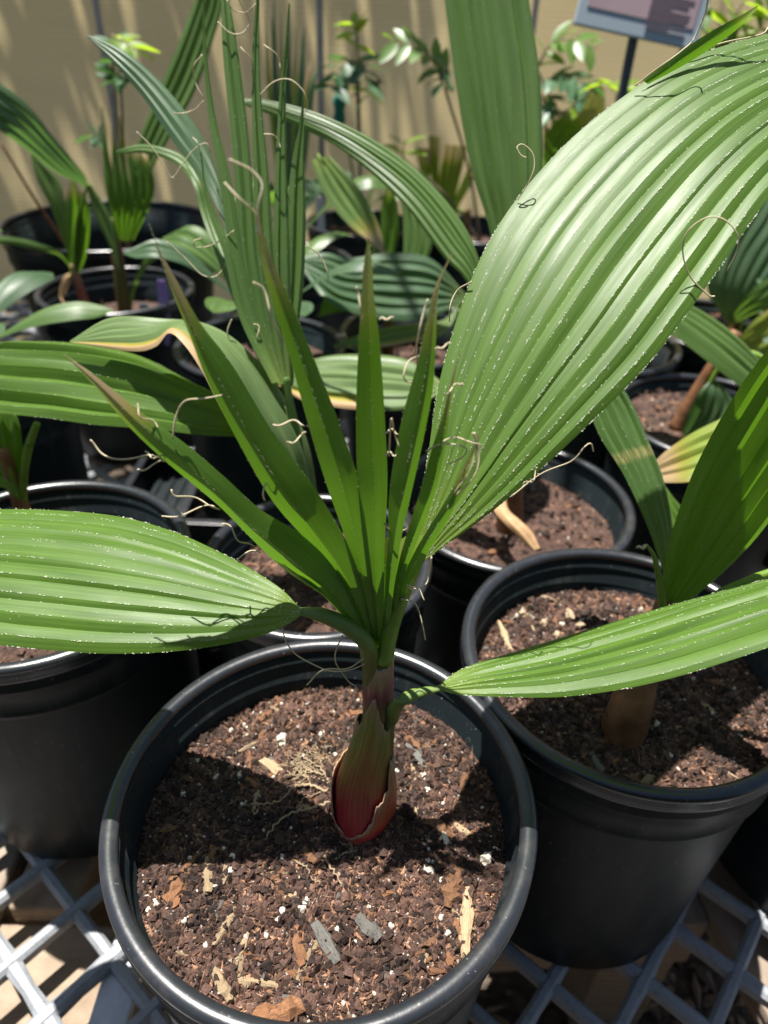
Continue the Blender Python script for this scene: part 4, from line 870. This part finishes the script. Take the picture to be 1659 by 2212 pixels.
l_, _, _ = blade('leaf', pr_, LEAF_FAN, [(1425, 1330, 0.392), (1445, 1182, 0.387), (1482, 1060, 0.383), (1522, 970, 0.379), (1572, 880, 0.376), (1622, 802, 0.374), (1682, 730, 0.371), (1760, 660, 0.369), (1850, 600, 0.366)], [(1440, 1336, 0.388), (1500, 1290, 0.385), (1560, 1240, 0.382), (1620, 1180, 0.378), (1680, 1105, 0.372), (1760, 1000, 0.365), (1820, 900, 0.358), (1850, 800, 0.351), (1855, 610, 0.338)], n=6, amp=0.7, camber=-0.04, M=64, bristle=0.3)
l_['label'] = 'upright pleated leaf with dark translucent folds'
stalk('petiole', [(1470, 1350, .380), (1540, 1292, .375), (1600, 1262, .372), (1660, 1238, .37), (1740, 1215, .37)], [0.004, 0.0035, 0.0032, 0.003, 0.0025], PETIOLE, pr_)
stalk('old_petiole', [(1432, 1330, .384), (1430, 1290, .386), (1422, 1240, .389), (1412, 1200, .391), (1398, 1180, .392), (1388, 1178, .392)], [0.0034, 0.0032, 0.0028, 0.0022, 0.0013, 0.0006], PETIOLE, pr_)
thread(pr_, [(1398, 1180), (1385, 1177), (1376, 1184)], .392, 0.0012)

# ---- other palms
def stem_on(key, u, v, label, h, r, mat=BROWNSTEM, lean=(0, 0)):
    P = POTS[key]; p = PZ(u, v, P['zs'] - RIM); dx, dy = p[0] - P['c'][0], p[1] - P['c'][1]; dd = math.hypot(dx, dy)
    if dd > 0.72 * P['ri']:                      # keep the stem inside its pot
        p = np.array([P['c'][0] + dx / dd * 0.72 * P['ri'], P['c'][1] + dy / dd * 0.72 * P['ri'], p[2]])
    z0 = soil_h(P, p[0], p[1])
    root = empty('palm_seedling', (p[0], p[1], z0 - 0.001), label, 'palm')
    TOPS[root.name] = np.array([p[0] + lean[0], p[1] + lean[1], z0 + h])
    S = spline([(p[0], p[1], z0 - 0.006), (p[0] + lean[0] * 0.5, p[1] + lean[1] * 0.5, z0 + h * 0.55), (p[0] + lean[0], p[1] + lean[1], z0 + h)], 16)
    tube('stem', S, np.linspace(r, r * 0.55, 16), mat, root, 12); return root, p[1]
pl, yl = stem_on('left', 48, 1096, 'small palm with upright green leaf in the left pot', 0.10, 0.009)
blade('leaf', pl, LEAF_FAN, [(30, 1085, yl), (5, 1040, yl), (-20, 960, yl + .01), (-30, 890, yl + .02), (-10, 840, yl + .03)], [(48, 1085, yl), (50, 1030, yl), (48, 960, yl + .01), (35, 895, yl + .02), (-5, 838, yl + .03)], n=3, amp=0.6, M=26)
stalk('petiole', [(48, 1080, yl), (52, 1020, yl), (62, 965, yl), (80, 915, yl)], [0.005, 0.004, 0.004, 0.003], PETIOLE, pl)
blade('leaf', pl, LEAF_BACK, [(40, 1070, yl - .005), (15, 1035, yl - .02), (-20, 1030, yl - .04), (-80, 1040, yl - .06)], [(38, 1078, yl - .005), (10, 1055, yl - .02), (-20, 1050, yl - .04), (-80, 1042, yl - .06)], n=2, amp=0.4, M=20)

pg, yg = stem_on('gravel', 1462, 930, 'palm with leaning brown stem in the gravelly pot', 0.13, 0.0125, BROWNSTEM, (0.035, 0.0))
blade('leaf', pg, LEAF_BLUE, [(1466, 962, yg - .02), (1484, 900, yg - .02), (1508, 850, yg - .02), (1534, 822, yg - .01)], [(1474, 968, yg - .02), (1560, 925, yg - .03), (1584, 870, yg - .02), (1552, 824, yg - .01)], n=4, amp=0.4, M=28)
blade('leaf', pg, LEAF_BACK, [(1760, 935, yg - .05), (1700, 850, yg - .04), (1640, 775, yg - .03), (1580, 715, yg - .02), (1500, 662, yg), (1420, 630, yg + .02), (1380, 630, yg + .03)], [(1750, 965, yg - .08), (1690, 915, yg - .08), (1640, 868, yg - .08), (1560, 805, yg - .07), (1480, 742, yg - .05), (1410, 690, yg - .03), (1376, 640, yg + .02)], n=5, amp=0.5, camber=0.08, M=44)
stalk('petiole', [(1440, 1310, .390), (1540, 1160, .44), (1640, 1010, .52), (1702, 905, .58)], [0.005, 0.004, 0.0035, 0.002], PETIOLE, pr_)
blade('leaf', pr_, LEAF_PALE, [(1700, 850, .60), (1600, 885, .60), (1540, 912, .60), (1490, 938, .60), (1440, 972, .60), (1408, 1002, .60)], [(1700, 960, .56), (1600, 1000, .555), (1540, 1028, .55), (1490, 1040, .55), (1445, 1042, .56), (1412, 1040, .57)], n=4, amp=0.5, M=36)[0]['label'] = 'pale yellowish leaf with a brown dry end'
stalk('petiole', [(1440, 1310, .390), (1490, 1250, .44), (1540, 1205, .51), (1570, 1180, .545)], [0.005, 0.004, 0.0035, 0.002], PETIOLE, pr_)
blade('leaf', pr_, LEAF, [(1580, 1150, .56), (1510, 1130, .55), (1460, 1080, .55), (1430, 1040, .56)], [(1560, 1210, .53), (1490, 1200, .52), (1450, 1130, .53), (1428, 1050, .56)], n=3, amp=0.4, M=24)
pd, yd = stem_on('gravel2', 1580, 735, 'dark leaved palm in the barky pot', 0.10, 0.011)
blade('leaf', pd, LEAF_BLUE, [(1565, 690, yd - .02), (1528, 620, yd - .02), (1548, 520, yd), (1610, 430, yd + .02), (1700, 360, yd + .04)], [(1575, 692, yd - .02), (1635, 632, yd - .03), (1690, 560, yd - .02), (1740, 480, yd), (1705, 365, yd + .04)], n=6, amp=0.5, M=36)
blade('leaf', pd, LEAF_BACK, [(1570, 700, yd - .02), (1610, 640, yd - .05), (1660, 600, yd - .07), (1740, 560, yd - .09)], [(1575, 705, yd - .02), (1625, 680, yd - .06), (1680, 655, yd - .09), (1742, 566, yd - .09)], n=3, amp=0.5, M=26)
blade('leaf', pd, LEAF_PALE, [(1590, 740, yd - .03), (1630, 690, yd - .06), (1690, 650, yd - .09)], [(1596, 744, yd - .03), (1650, 760, yd - .1), (1700, 720, yd - .12)], n=3, amp=0.5, M=20)

pt1, y1 = stem_on('twin', 186, 674, 'young palm with pink stem in the twin palm pot', 0.085, 0.0095, sheath_mat('pink_stem', [(0, (0.42, 0.15, 0.09)), (0.5, (0.40, 0.13, 0.10)), (1, (0.45, 0.34, 0.18))]), (-0.01, 0))
blade('leaf', pt1, LEAF_BLUE, [(160, 600, y1), (172, 470, y1), (190, 398, y1), (160, 350, y1 - .02), (110, 288, y1 - .04), (60, 225, y1 - .06), (0, 180, y1 - .08), (-80, 130, y1 - .09)], [(170, 602, y1), (180, 470, y1), (184, 408, y1), (120, 372, y1 - .04), (60, 326, y1 - .07), (0, 282, y1 - .10), (-60, 240, y1 - .11), (-84, 134, y1 - .09)], n=4, amp=0.5, camber=0.08, M=44)
blade('leaf', pt1, LEAF_FAN, [(150, 590, y1), (142, 520, y1), (140, 440, y1), (150, 390, y1)], [(168, 598, y1), (188, 540, y1), (192, 450, y1), (160, 390, y1)], n=2, amp=0.8, M=26)
blade('leaf', pt1, LEAF_BACK, [(150, 560, y1 + .02), (112, 455, y1 + .03), (80, 390, y1 + .04), (66, 335, y1 + .05)], [(160, 560, y1 + .02), (140, 440, y1 + .03), (124, 385, y1 + .04), (70, 333, y1 + .05)], n=2, amp=0.4, M=26)
blade('dry_leaf', pt1, DRYLEAF, [(150, 590, y1), (136, 600, y1 - .01), (128, 640, y1 - .02), (150, 662, y1 - .03), (172, 664, y1 - .03)], [(158, 594, y1), (148, 620, y1 - .01), (136, 648, y1 - .02), (152, 658, y1 - .03), (173, 662, y1 - .03)], n=1, amp=0.3, M=24)
blade('leaf', pt1, LEAF_BACK, [(185, 400, y1 - .01), (206, 470, y1 - .02), (236, 530, y1 - .03), (256, 584, y1 - .04)], [(196, 398, y1 - .01), (236, 462, y1 - .02), (252, 522, y1 - .03), (258, 584, y1 - .04)], n=2, amp=0.4, M=26)
blade('leaf', pt1, LEAF_BACK, [(165, 600, y1), (132, 546, y1 - .02), (80, 524, y1 - .04), (40, 514, y1 - .05), (0, 511, y1 - .06), (-70, 520, y1 - .07)], [(168, 606, y1), (132, 556, y1 - .02), (80, 540, y1 - .045), (40, 531, y1 - .055), (0, 527, y1 - .065), (-70, 524, y1 - .07)], n=1, amp=0.3, M=30)
pt2, y2 = stem_on('twin', 272, 684, 'taller young palm with spiky split leaf in the twin palm pot', 0.16, 0.0135, sheath_mat('olive_stem', [(0, (0.15, 0.09, 0.03)), (0.4, (0.13, 0.13, 0.03)), (0.7, (0.26, 0.12, 0.07)), (1, (0.12, 0.17, 0.04))]), (0.004, 0.01))
sE = bpy.data.objects.new('split_leaf', None); col.objects.link(sE); sE.parent = pt2
for i, (tu, tv) in enumerate(((219, 232), (240, 268), (256, 250), (272, 296), (290, 310), (306, 330))):
    x0 = 256 + i * 5; xm = 238 + i * 17
    blade('leaflet', sE, LEAF_FAN, [(x0, 520, y2), (xm - 8, 420, y2), (0.5 * (xm + tu) - 6, 345, y2 + .01), (tu, tv, y2 + .02)], [(x0 + 7, 520, y2), (xm + 9, 420, y2), (0.5 * (xm + tu) + 7, 345, y2 + .01), (tu + 3, tv, y2 + .02)], n=1, amp=0.8, M=24)
blade('leaf', pt2, LEAF_BACK, [(268, 500, y2 + .01), (292, 330, y2 + .03), (332, 220, y2 + .05), (382, 100, y2 + .07), (420, 0, y2 + .09), (450, -100, y2 + .10), (490, -160, y2 + .1)], [(276, 500, y2 + .01), (322, 380, y2 + .02), (364, 300, y2 + .03), (424, 190, y2 + .05), (462, 80, y2 + .07), (482, 0, y2 + .08), (494, -158, y2 + .1)], n=4, amp=0.5, M=40)
blade('leaf', pt2, LEAF_BACK, [(276, 660, y2), (292, 600, y2 - .01), (320, 546, y2 - .02), (360, 520, y2 - .03), (420, 508, y2 - .05), (490, 520, y2 - .06), (530, 560, y2 - .07)], [(284, 664, y2), (300, 606, y2 - .01), (334, 562, y2 - .03), (380, 552, y2 - .05), (430, 556, y2 - .07), (490, 566, y2 - .08), (532, 564, y2 - .07)], n=3, amp=0.4, camber=0.1, M=36)

pq, yq = stem_on('row_d', 1010, 660, 'low palm between the drooping leaves and gravelly pots', 0.05, 0.01)
pm, ym = stem_on('row_c', 790, 745, 'palm with dark drooping leaves behind the small pot', 0.11, 0.011)
blade('leaf', pq, LEAF_BLUE, [(1010, 640, yq - .05), (935, 560, yq - .05), (850, 545, yq - .06), (760, 556, yq - .08), (700, 545, yq - .09), (640, 560, yq - .10)], [(1008, 650, yq - .06), (935, 685, yq - .12), (850, 692, yq - .14), (760, 675, yq - .16), (700, 645, yq - .16), (642, 566, yq - .10)], n=6, amp=0.5, M=40)
stalk('petiole', [(1105, 1010, .66), (1060, 905, .70), (1012, 852, .74), (966, 838, .757)], [0.005, 0.004, 0.0035, 0.002], PETIOLE, p3)
blade('leaf', p3, LEAF_YEL, [(970, 835, .76), (880, 776, .79), (780, 765, .80), (700, 770, .80), (640, 790, .80), (590, 822, .79)], [(968, 842, .755), (880, 882, .72), (780, 884, .72), (710, 876, .72), (650, 862, .73), (592, 826, .79)], n=6, amp=0.45, camber=0.05, M=40)
blade('leaf', pm, LEAF_TIP, [(672, 345, ym + .06), (700, 420, ym + .03), (750, 482, ym), (800, 524, ym - .02), (830, 554, ym - .03)], [(712, 338, ym + .06), (765, 392, ym + .04), (802, 450, ym + .02), (822, 500, ym), (833, 552, ym - .03)], n=4, amp=0.4, M=34)
blade('leaf', pm, LEAF_FAN, [(820, 560, ym + .04), (822, 500, ym + .05), (825, 440, ym + .06), (838, 400, ym + .06)], [(850, 560, ym + .04), (862, 500, ym + .05), (858, 440, ym + .06), (840, 400, ym + .06)], n=2, amp=0.5, M=24)
blade('leaf', pm, LEAF_BACK, [(850, 640, ym), (870, 560, ym + .02), (870, 470, ym + .05), (860, 400, ym + .07)], [(870, 645, ym), (920, 570, ym + .01), (930, 490, ym + .03), (866, 398, ym + .07)], n=4, amp=0.6, M=26)
blade('leaf', pm, LEAF_FAN, [(690, 680, ym - .1), (700, 645, ym - .1), (730, 624, ym - .1), (768, 616, ym - .1)], [(694, 684, ym - .1), (720, 676, ym - .13), (745, 672, ym - .13), (770, 660, ym - .12)], n=4, amp=0.6, M=20)
blade('leaf', pq, LEAF_YEL, [(1000, 640, yq), (960, 690, yq - .05), (880, 700, yq - .09), (800, 715, yq - .12), (720, 745, yq - .14)], [(1000, 650, yq), (960, 720, yq - .08), (880, 740, yq - .13), (800, 752, yq - .15), (722, 750, yq - .14)], n=3, amp=0.4, M=30)

# trimmed palm by the fence
pf, yf = stem_on('fence_b', 960, 480, 'palm with leaves trimmed flat to tan stubs by the fence', 0.06, 0.012)
TRIM = leaf_mat('leaf_trimmed', (0.085, 0.14, 0.02), (0.17, 0.24, 0.035), (0.30, 0.46, 0.03), tip=0.22, rough=0.45)
for (L, R, nn) in (([(940, 470), (915, 400), (896, 318)], [(950, 470), (930, 400), (932, 322)], 3), ([(948, 470), (930, 380), (924, 292)], [(958, 470), (948, 380), (950, 296)], 2), ([(952, 470), (948, 390), (958, 312)], [(972, 470), (990, 400), (1010, 316)], 4), ([(966, 470), (985, 420), (1020, 340)], [(978, 470), (1000, 430), (1040, 360)], 2)):
    blade('trimmed_leaf', pf, TRIM, [(u, v, yf - .02 + (470 - v) * .0002) for u, v in L], [(u, v, yf - .01) for u, v in R], n=nn, amp=0.7, M=22)

# ---- shrubs by the fence
def leaflet_tpl(mat, w=0.42):
    M_ = 7; V = []; Fc = []
    for i in range(M_):
        t = i / (M_ - 1); ww = w * math.sin(math.pi * (0.05 + 0.93 * t)) ** 0.8
        for s in (-1, 0, 1): V.append((t, s * ww * 0.5, 0.10 * abs(s) * ww - 0.12 * t * t))
    for i in range(M_ - 1):
        for j in range(2): Fc.append((i * 3 + j, i * 3 + j + 1, i * 3 + j + 4, i * 3 + j + 3))
    me = bpy.data.meshes.new('leaflet'); me.from_pydata(V, [], Fc); me.materials.append(mat)
    me.polygons.foreach_set('use_smooth', [True] * len(me.polygons)); return me
SG = simple('shrub_leaf', (0.10, 0.19, 0.035), 0.4, (0.25, 0.45, 0.03), 0.35, 0.3, 20); SB = simple('shrub_bright', (0.18, 0.29, 0.03), 0.45, (0.45, 0.65, 0.03), 0.5, 0.2, 20)
SD = simple('shrub_blue', (0.07, 0.15, 0.075), 0.4, (0.14, 0.32, 0.06), 0.3, 0.3, 20)
LT = {k: leaflet_tpl(m) for k, m in (('g', SG), ('b', SB), ('d', SD))}
TWIG = simple('twig', (0.22, 0.17, 0.10), 0.8, var=0.3)
def shrub(key, base, label, sprays, Y):
    P = POTS[key]; cx, cy = P['c']; x0 = cx + base * 0.03; z0 = soil_h(P, x0, cy)
    root = empty('shrub', (x0, cy, z0 - 0.001), label, 'shrub'); rr = random.Random(len(label))
    for (pts, kind, size, npair) in sprays:
        S = spline([PY(*p) for p in pts], 20)
        St = spline([(x0, cy, z0 - 0.004), (0.6 * x0 + 0.4 * S[0][0], 0.5 * (cy + S[0][1]), 0.5 * (z0 + S[0][2])), tuple(S[0])], 10)
        tube('twig', np.vstack([St[:-1], S]), np.linspace(0.003, 0.0008, 29), TWIG, root, 6)
        for i in range(npair):
            t = (i + 0.7) / (npair + 0.3); q = S[min(18, int(t * 19))]; d = norm(S[min(19, int(t * 19) + 1)] - q)
            for sd in (-1, 1):
                side = norm(np.cross(d, (0.1, -0.6, 0.8))) * sd
                dr = norm(d * 0.55 + side * 0.9 + np.array([0, rr.uniform(-.3, .3), rr.uniform(-.45, .15)]))
                o = link_copy(LT[kind], 'leaflet', tuple(q - np.array(root.location)), Vector(dr).to_track_quat('X', 'Z').to_euler(), (size * rr.uniform(.8, 1.15),) * 3, root)
                o.rotation_euler.rotate_axis('X', rr.uniform(-0.6, 0.6))
    return root
shrub('fence_c', 0, 'feathery green shrub behind the broad upright leaf', [([(1160, 150, 1.7), (1190, 95, 1.68), (1230, 85, 1.66), (1290, 105, 1.64)], 'g', 0.055, 7), ([(1160, 190, 1.7), (1200, 165, 1.66), (1240, 165, 1.62), (1270, 190, 1.6)], 'd', 0.06, 6), ([(1165, 250, 1.7), (1180, 210, 1.66), (1200, 225, 1.64), (1205, 250, 1.62)], 'd', 0.05, 4),
      ([(1170, 260, 1.7), (1230, 235, 1.6), (1290, 185, 1.55), (1310, 195, 1.5)], 'b', 0.05, 3)], 1.7)
shrub('fence_b', 0, 'shrub sprig with scalloped leaves left of the broad upright leaf', [([(960, 190, 1.7), (930, 125, 1.68), (890, 98, 1.66), (840, 90, 1.66)], 'g', 0.055, 6), ([(965, 200, 1.7), (965, 150, 1.66), (950, 170, 1.64), (962, 195, 1.62)], 'd', 0.045, 4), ([(870, 340, 1.72), (872, 320, 1.7), (876, 300, 1.7)], 'b', 0.05, 2)], 1.7)
shrub('fence_a', 0, 'slim shrub with lime green tip clipped by a teal tie', [([(735, 240, 1.74), (755, 175, 1.73), (765, 110, 1.72), (775, 50, 1.7)], 'b', 0.05, 2), ([(768, 130, 1.72), (740, 140, 1.70), (725, 165, 1.68), (715, 195, 1.66)], 'd', 0.05, 6), ([(768, 130, 1.72), (785, 140, 1.70), (792, 175, 1.68), (795, 215, 1.66)], 'd', 0.05, 6), ([(772, 80, 1.70), (765, 60, 1.70), (758, 48, 1.70)], 'b', 0.045, 3)], 1.74)
shrub('tub', 1, 'slender shrub with small bright leaves in the big tub', [([(262, 190, 1.5), (258, 150, 1.5), (248, 110, 1.5), (236, 62, 1.5)], 'd', 0.04, 3), ([(240, 75, 1.49), (262, 88, 1.48), (284, 100, 1.47), (298, 115, 1.46)], 'b', 0.042, 6), ([(230, 320, 1.5), (212, 300, 1.49), (200, 292, 1.48), (194, 300, 1.47)], 'd', 0.035, 3), ([(262, 190, 1.5), (256, 170, 1.49), (246, 165, 1.48)], 'd', 0.045, 4)], 1.5)
shrub('fence_d', 0, 'leafy shrub behind the sign at the fence', [([(1560, 200, 1.6), (1540, 100, 1.6), (1500, 40, 1.6), (1470, 10, 1.6)], 'g', 0.07, 6), ([(1570, 180, 1.62), (1570, 80, 1.62), (1590, 30, 1.62), (1620, -10, 1.62)], 'b', 0.07, 6), ([(1580, 180, 1.6), (1620, 90, 1.6), (1660, 40, 1.6), (1700, 0, 1.6)], 'g', 0.07, 6), ([(1330, 215, 1.55), (1340, 190, 1.55), (1360, 185, 1.55)], 'b', 0.04, 4), ([(1560, 210, 1.6), (1530, 130, 1.6), (1500, 110, 1.6), (1480, 100, 1.6)], 'd', 0.06, 5)], 1.6)
# extra broad leaves behind the broad upright leaf
pw, yw = stem_on('fence_c', 1185, 470, 'young palm with bright blade behind the broad upright leaf', 0.05, 0.011)
blade('leaf', pw, LEAF_FAN, [(1185, 480, yw), (1172, 400, yw - .05), (1178, 300, yw - .08), (1215, 250, yw - .1), (1285, 232, yw - .12)], [(1195, 480, yw), (1230, 390, yw - .08), (1262, 320, yw - .1), (1285, 265, yw - .12), (1288, 234, yw - .12)], n=3, amp=0.3, M=30)
blade('leaf', pw, LEAF_TIP, [(1200, 470, yw), (1215, 330, yw), (1250, 230, yw), (1290, 172, yw)], [(1205, 470, yw), (1260, 340, yw), (1305, 250, yw), (1302, 172, yw)], n=3, amp=0.3, M=26)
for i, (a, b) in enumerate((((1172, 300), (1180, 168)), ((1185, 310), (1192, 205)), ((1196, 320), (1200, 215)))):
    blade('leaf', pw, LEAF_TIP, [(1184 + 3 * i, 470, yw - .04), (a[0] + 4 * i, 380, yw - .04), (b[0], b[1], yw - .04)], [(1190 + 3 * i, 470, yw - .04), (a[0] + 12 + 4 * i, 380, yw - .04), (b[0] + 2, b[1], yw - .04)], n=1, amp=0.6, M=16)
# pale spiky plant behind the tall split leaf
ps, ys = stem_on('fence_e', 640, 560, 'pale spiky palm behind the tall split leaf', 0.08, 0.011)
for i in range(11):
    tu = 572 + i * 11 + 4 * math.sin(i * 2.1); tv = (20, 40, 0, 25, 70, 30, 60, 80, 62, 130, 150)[i]; xb = 612 + i * 3
    blade('leaflet', ps, LEAF_BLUE if i % 3 else LEAF_PALE, [(xb, 470, ys), (0.6 * xb + 0.4 * tu - 5, 330, ys + .02), (0.25 * xb + .75 * tu - 6, 190, ys + .04), (tu, tv, ys + .06)], [(xb + 5, 470, ys), (0.6 * xb + 0.4 * tu + 5, 330, ys + .02), (0.25 * xb + .75 * tu + 5, 190, ys + .04), (tu + 2, tv, ys + .06)], n=1, amp=0.8, M=20)

# ---- low filler seedlings in the crowded pots
def rosette(key, label, seed, nl, ln, rise, mats, rotoff=0.0, wd=0.028):
    P = POTS[key]; cx, cy = P['c']; r = random.Random(seed); z0 = soil_h(P, cx, cy)
    root = empty('palm_seedling', (cx, cy, z0 - 0.001), label, 'palm')
    tube('stem', spline([(cx, cy, z0 - 0.006), (cx + 0.004, cy, z0 + 0.03), (cx + 0.006, cy + 0.002, z0 + 0.07)], 10), np.linspace(0.011, 0.006, 10), BROWNSTEM, root, 10)
    for k in range(nl):
        a = rotoff + 2 * math.pi * (k + r.uniform(-0.3, 0.3)) / nl; L_ = ln * r.uniform(0.75, 1.2); h = rise * r.uniform(0.6, 1.25); w_ = wd * r.uniform(0.8, 1.2)
        d = np.array([math.cos(a), math.sin(a), 0]); sdv = np.array([-d[1], d[0], 0.25 * r.uniform(-1, 1)]); b = np.array([cx + 0.005, cy, z0 + 0.06])
        Lp, Rp = [], []
        for t, ww in ((0, 0.08), (0.25, 0.22), (0.5, 0.8), (0.72, 1.0), (0.88, 0.7), (1.0, 0.06)):
            c = b + d * L_ * t * (1 - 0.12 * t) + np.array([0, 0, h * math.sin(min(1.9, t * 2.1))]) ; Lp.append(tuple(c - sdv * w_ * ww)); Rp.append(tuple(c + sdv * w_ * ww))
        blade('leaf', root, mats[k % len(mats)], Lp, Rp, n=4, amp=0.45, camber=0.08, M=26, xyz=True)
rosette('row_a', 'low dark palm hidden behind the yellow edged leaf', 1, 7, 0.20, 0.09, (LEAF_BLUE, LEAF_BACK))
rosette('row_b', 'low palm left of the long shaded leaf', 2, 6, 0.18, 0.08, (LEAF_BACK, LEAF_BLUE))
rosette('far_right', 'low palm in the pot at the bench end', 3, 5, 0.16, 0.06, (LEAF_BACK,), 0.9)
rosette('row_d', 'low dark palm between drooping leaves and barky pot', 4, 7, 0.18, 0.08, (LEAF_BLUE, LEAF_BACK))
rosette('fence_e', 'low palm beside the big tub', 5, 6, 0.20, 0.10, (LEAF_BACK, LEAF_BLUE))
rosette('fence_d', 'low palm near the sign stake', 6, 6, 0.2, 0.12, (LEAF_BACK, LEAF_FAN))
rosette('fence_a', 'low palm under the bright bent leaf by the fence', 12, 6, 0.17, 0.08, (LEAF_BLUE, LEAF_BACK))
for i, k in enumerate(EXTRA): rosette(k, 'low palm in the ' + k, 20 + i, 6, 0.19, 0.10, (LEAF_BACK, LEAF_BLUE), i)

# ------------------------------------------------------------------ sign, tags, small things
def sign():
    Y = 1.45
    c = [PY(1262, -70, Y + .03), PY(1545, -20, Y + .03), PY(1496, 122, Y), PY(1238, 52, Y)]
    c = np.array(c); cen = c.mean(0); ux = norm((c[1] + c[2] - c[0] - c[3])); uy = norm((c[3] + c[2] - c[0] - c[1])); nn = norm(np.cross(ux, uy))
    if nn[1] > 0: nn = -nn
    W_, H_ = np.linalg.norm(c[2] - c[3]) / 2, np.linalg.norm(c[3] - c[0]) / 2 * 1.0
    q = PY(1352, 200, Y + .012); foot = (q[0] - 0.01, q[1], 0.0)
    root = empty('information_sign', foot, 'tilted grey bordered sign with mauve panel and small text on a stake', 'sign')
    bevel(mesh('board', boxv(cen, ux * W_, uy * H_, nn * 0.004), BOXF, simple('sign_grey', (0.30, 0.36, 0.40), 0.5), root, smooth=False), 0.002)
    mesh('panel', boxv(cen + nn * 0.0046 - uy * 0.02, ux * W_ * 0.86, uy * (H_ * 0.80), nn * 0.0008), BOXF, simple('sign_mauve', (0.36, 0.26, 0.27), 0.5, var=0.12, scale=8), root, smooth=False)
    ink = simple('sign_ink', (0.17, 0.12, 0.14), 0.6); V = []; Fc = []
    rr = random.Random(2)
    for i in range(13):
        yv = -H_ * 0.62 + i * H_ * 0.105; ln = W_ * rr.uniform(0.60, 0.68) if i % 5 != 4 else W_ * 0.35
        k = len(V); V += list(boxv(cen + nn * 0.0058 + ux * (W_ * 0.10 + ln / 2) + uy * yv, ux * ln / 2, uy * H_ * 0.014, nn * 0.0004)); Fc += [tuple(k + a for a in f) for f in BOXF]
    mesh('text_lines', V, Fc, ink, root, smooth=False)['kind'] = 'stuff'
    tp = cen - nn * 0.008
    tube('stake', [foot, (q[0] - 0.005, q[1] + 0.01, 0.45), tuple(tp - uy * (-H_ * 0.6)), tuple(tp)], 0.0085, simple('stake_dark', (0.04, 0.05, 0.055), 0.5), root, 10)
sign()
def plant_label(u0, v0, v1, Y, key, label, c, wd=0.0085):
    a = PY(u0, v0, Y + .01); P = POTS[key]; b = PY(u0 + 5, v1, Y - .004); b[2] = soil_h(P, b[0], b[1]) - 0.004
    root = empty('plant_label', (b[0], b[1], b[2]), label, 'plant label')
    n = 9; V = []; Fc = []
    for i in range(n):
        t = i / (n - 1); p = b + (a - b) * t; ww = wd * (0.35 + 0.65 * min(1, t * 4)) * (1 - 0.35 * max(0, (t - 0.85) / 0.15))
        for (sx, sy) in ((-1, -1), (1, -1), (1, 1), (-1, 1)): V.append((p[0] + sx * ww, p[1] + sy * 0.0007 + 0.003 * math.sin(3 * t), p[2]))
    for i in range(n - 1):
        for j in range(4): Fc.append((i * 4 + j, i * 4 + (j + 1) % 4, (i + 1) * 4 + (j + 1) % 4, (i + 1) * 4 + j))
    Fc += [(3, 2, 1, 0), tuple((n - 1) * 4 + j for j in range(4))]
    mesh('tag', V, Fc, simple('tag_' + label[:6], c, 0.5, c, 0.2), root, smooth=False)
plant_label(348, 606, 690, 1.13, 'twin', 'purple plastic plant label stuck in the twin palm pot', (0.42, 0.26, 0.62))
plant_label(690, 425, 500, 1.68, 'fence_a', 'white plastic plant label in the pot under the bent leaf', (0.75, 0.72, 0.74))
plant_label(310, 655, 690, 1.12, 'twin', 'small grey plant label behind the purple label', (0.35, 0.38, 0.42))
def clip_tie():
    c = PY(733, 240, 1.735); r = empty('plant_tie', tuple(c - np.array([0, 0, 0.03])), 'teal plastic tie around the slim shrub', 'plant tie')
    M_ = simple('teal_tape', (0.02, 0.22, 0.20), 0.4, (0.02, 0.3, 0.25), 0.3)
    lathe('band', [(0.010, c[2] - 0.03), (0.014, c[2] - 0.015), (0.011, c[2]), (0.015, c[2] + 0.018), (0.010, c[2] + 0.03), (0.008, c[2] + 0.03), (0.012, c[2] + 0.018), (0.008, c[2]), (0.011, c[2] - 0.015), (0.008, c[2] - 0.03)], M_, r, 20, (c[0], c[1]))
clip_tie()
def fly():
    c = PY(812, 179, WALLY - 0.022); r = empty('fly', tuple(c), 'small dark fly on the sunlit cloth fence', 'insect')
    M_ = simple('fly_dark', (0.03, 0.018, 0.015), 0.4); W_ = simple('fly_wing', (0.12, 0.07, 0.06), 0.3, (0.2, 0.12, 0.1), 0.4)
    tube('body', spline([c + np.array([-0.011, 0, 0.002]), c + np.array([-0.004, -0.001, 0.001]), c + np.array([0.004, 0, -0.001]), c + np.array([0.010, 0.001, -0.003])], 14), 0.0006 + 0.0036 * np.sin(np.linspace(0.3, 3.0, 14)), M_, r, 10)
    for s in (-1, 1): mesh('wing', [c + np.array(p) for p in ((0, -0.003, 0), (0.007, -0.005 - .003 * s, 0.007), (0.014, -0.004 - .003 * s, 0.004), (0.012, -0.003, -0.002))], [(0, 1, 2, 3)], W_, r)
fly()

# dry stick leaning left in the big tub
P = POTS['tub']; a = PY(2, 310, 1.40); b0 = (P['c'][0] - 0.05, P['c'][1] - 0.02); zz = soil_h(P, *b0)
st = tube('dry_stick', spline([(b0[0], b0[1], zz - 0.004), (0.5 * (a[0] + b0[0]) - 0.01, 0.5 * (a[1] + b0[1]), 0.5 * (a[2] + zz)), tuple(a)], 14), np.linspace(0.005, 0.002, 14), BROWNSTEM); tag(st, 'thin brown dry stick leaning from the big tub', 'stick')
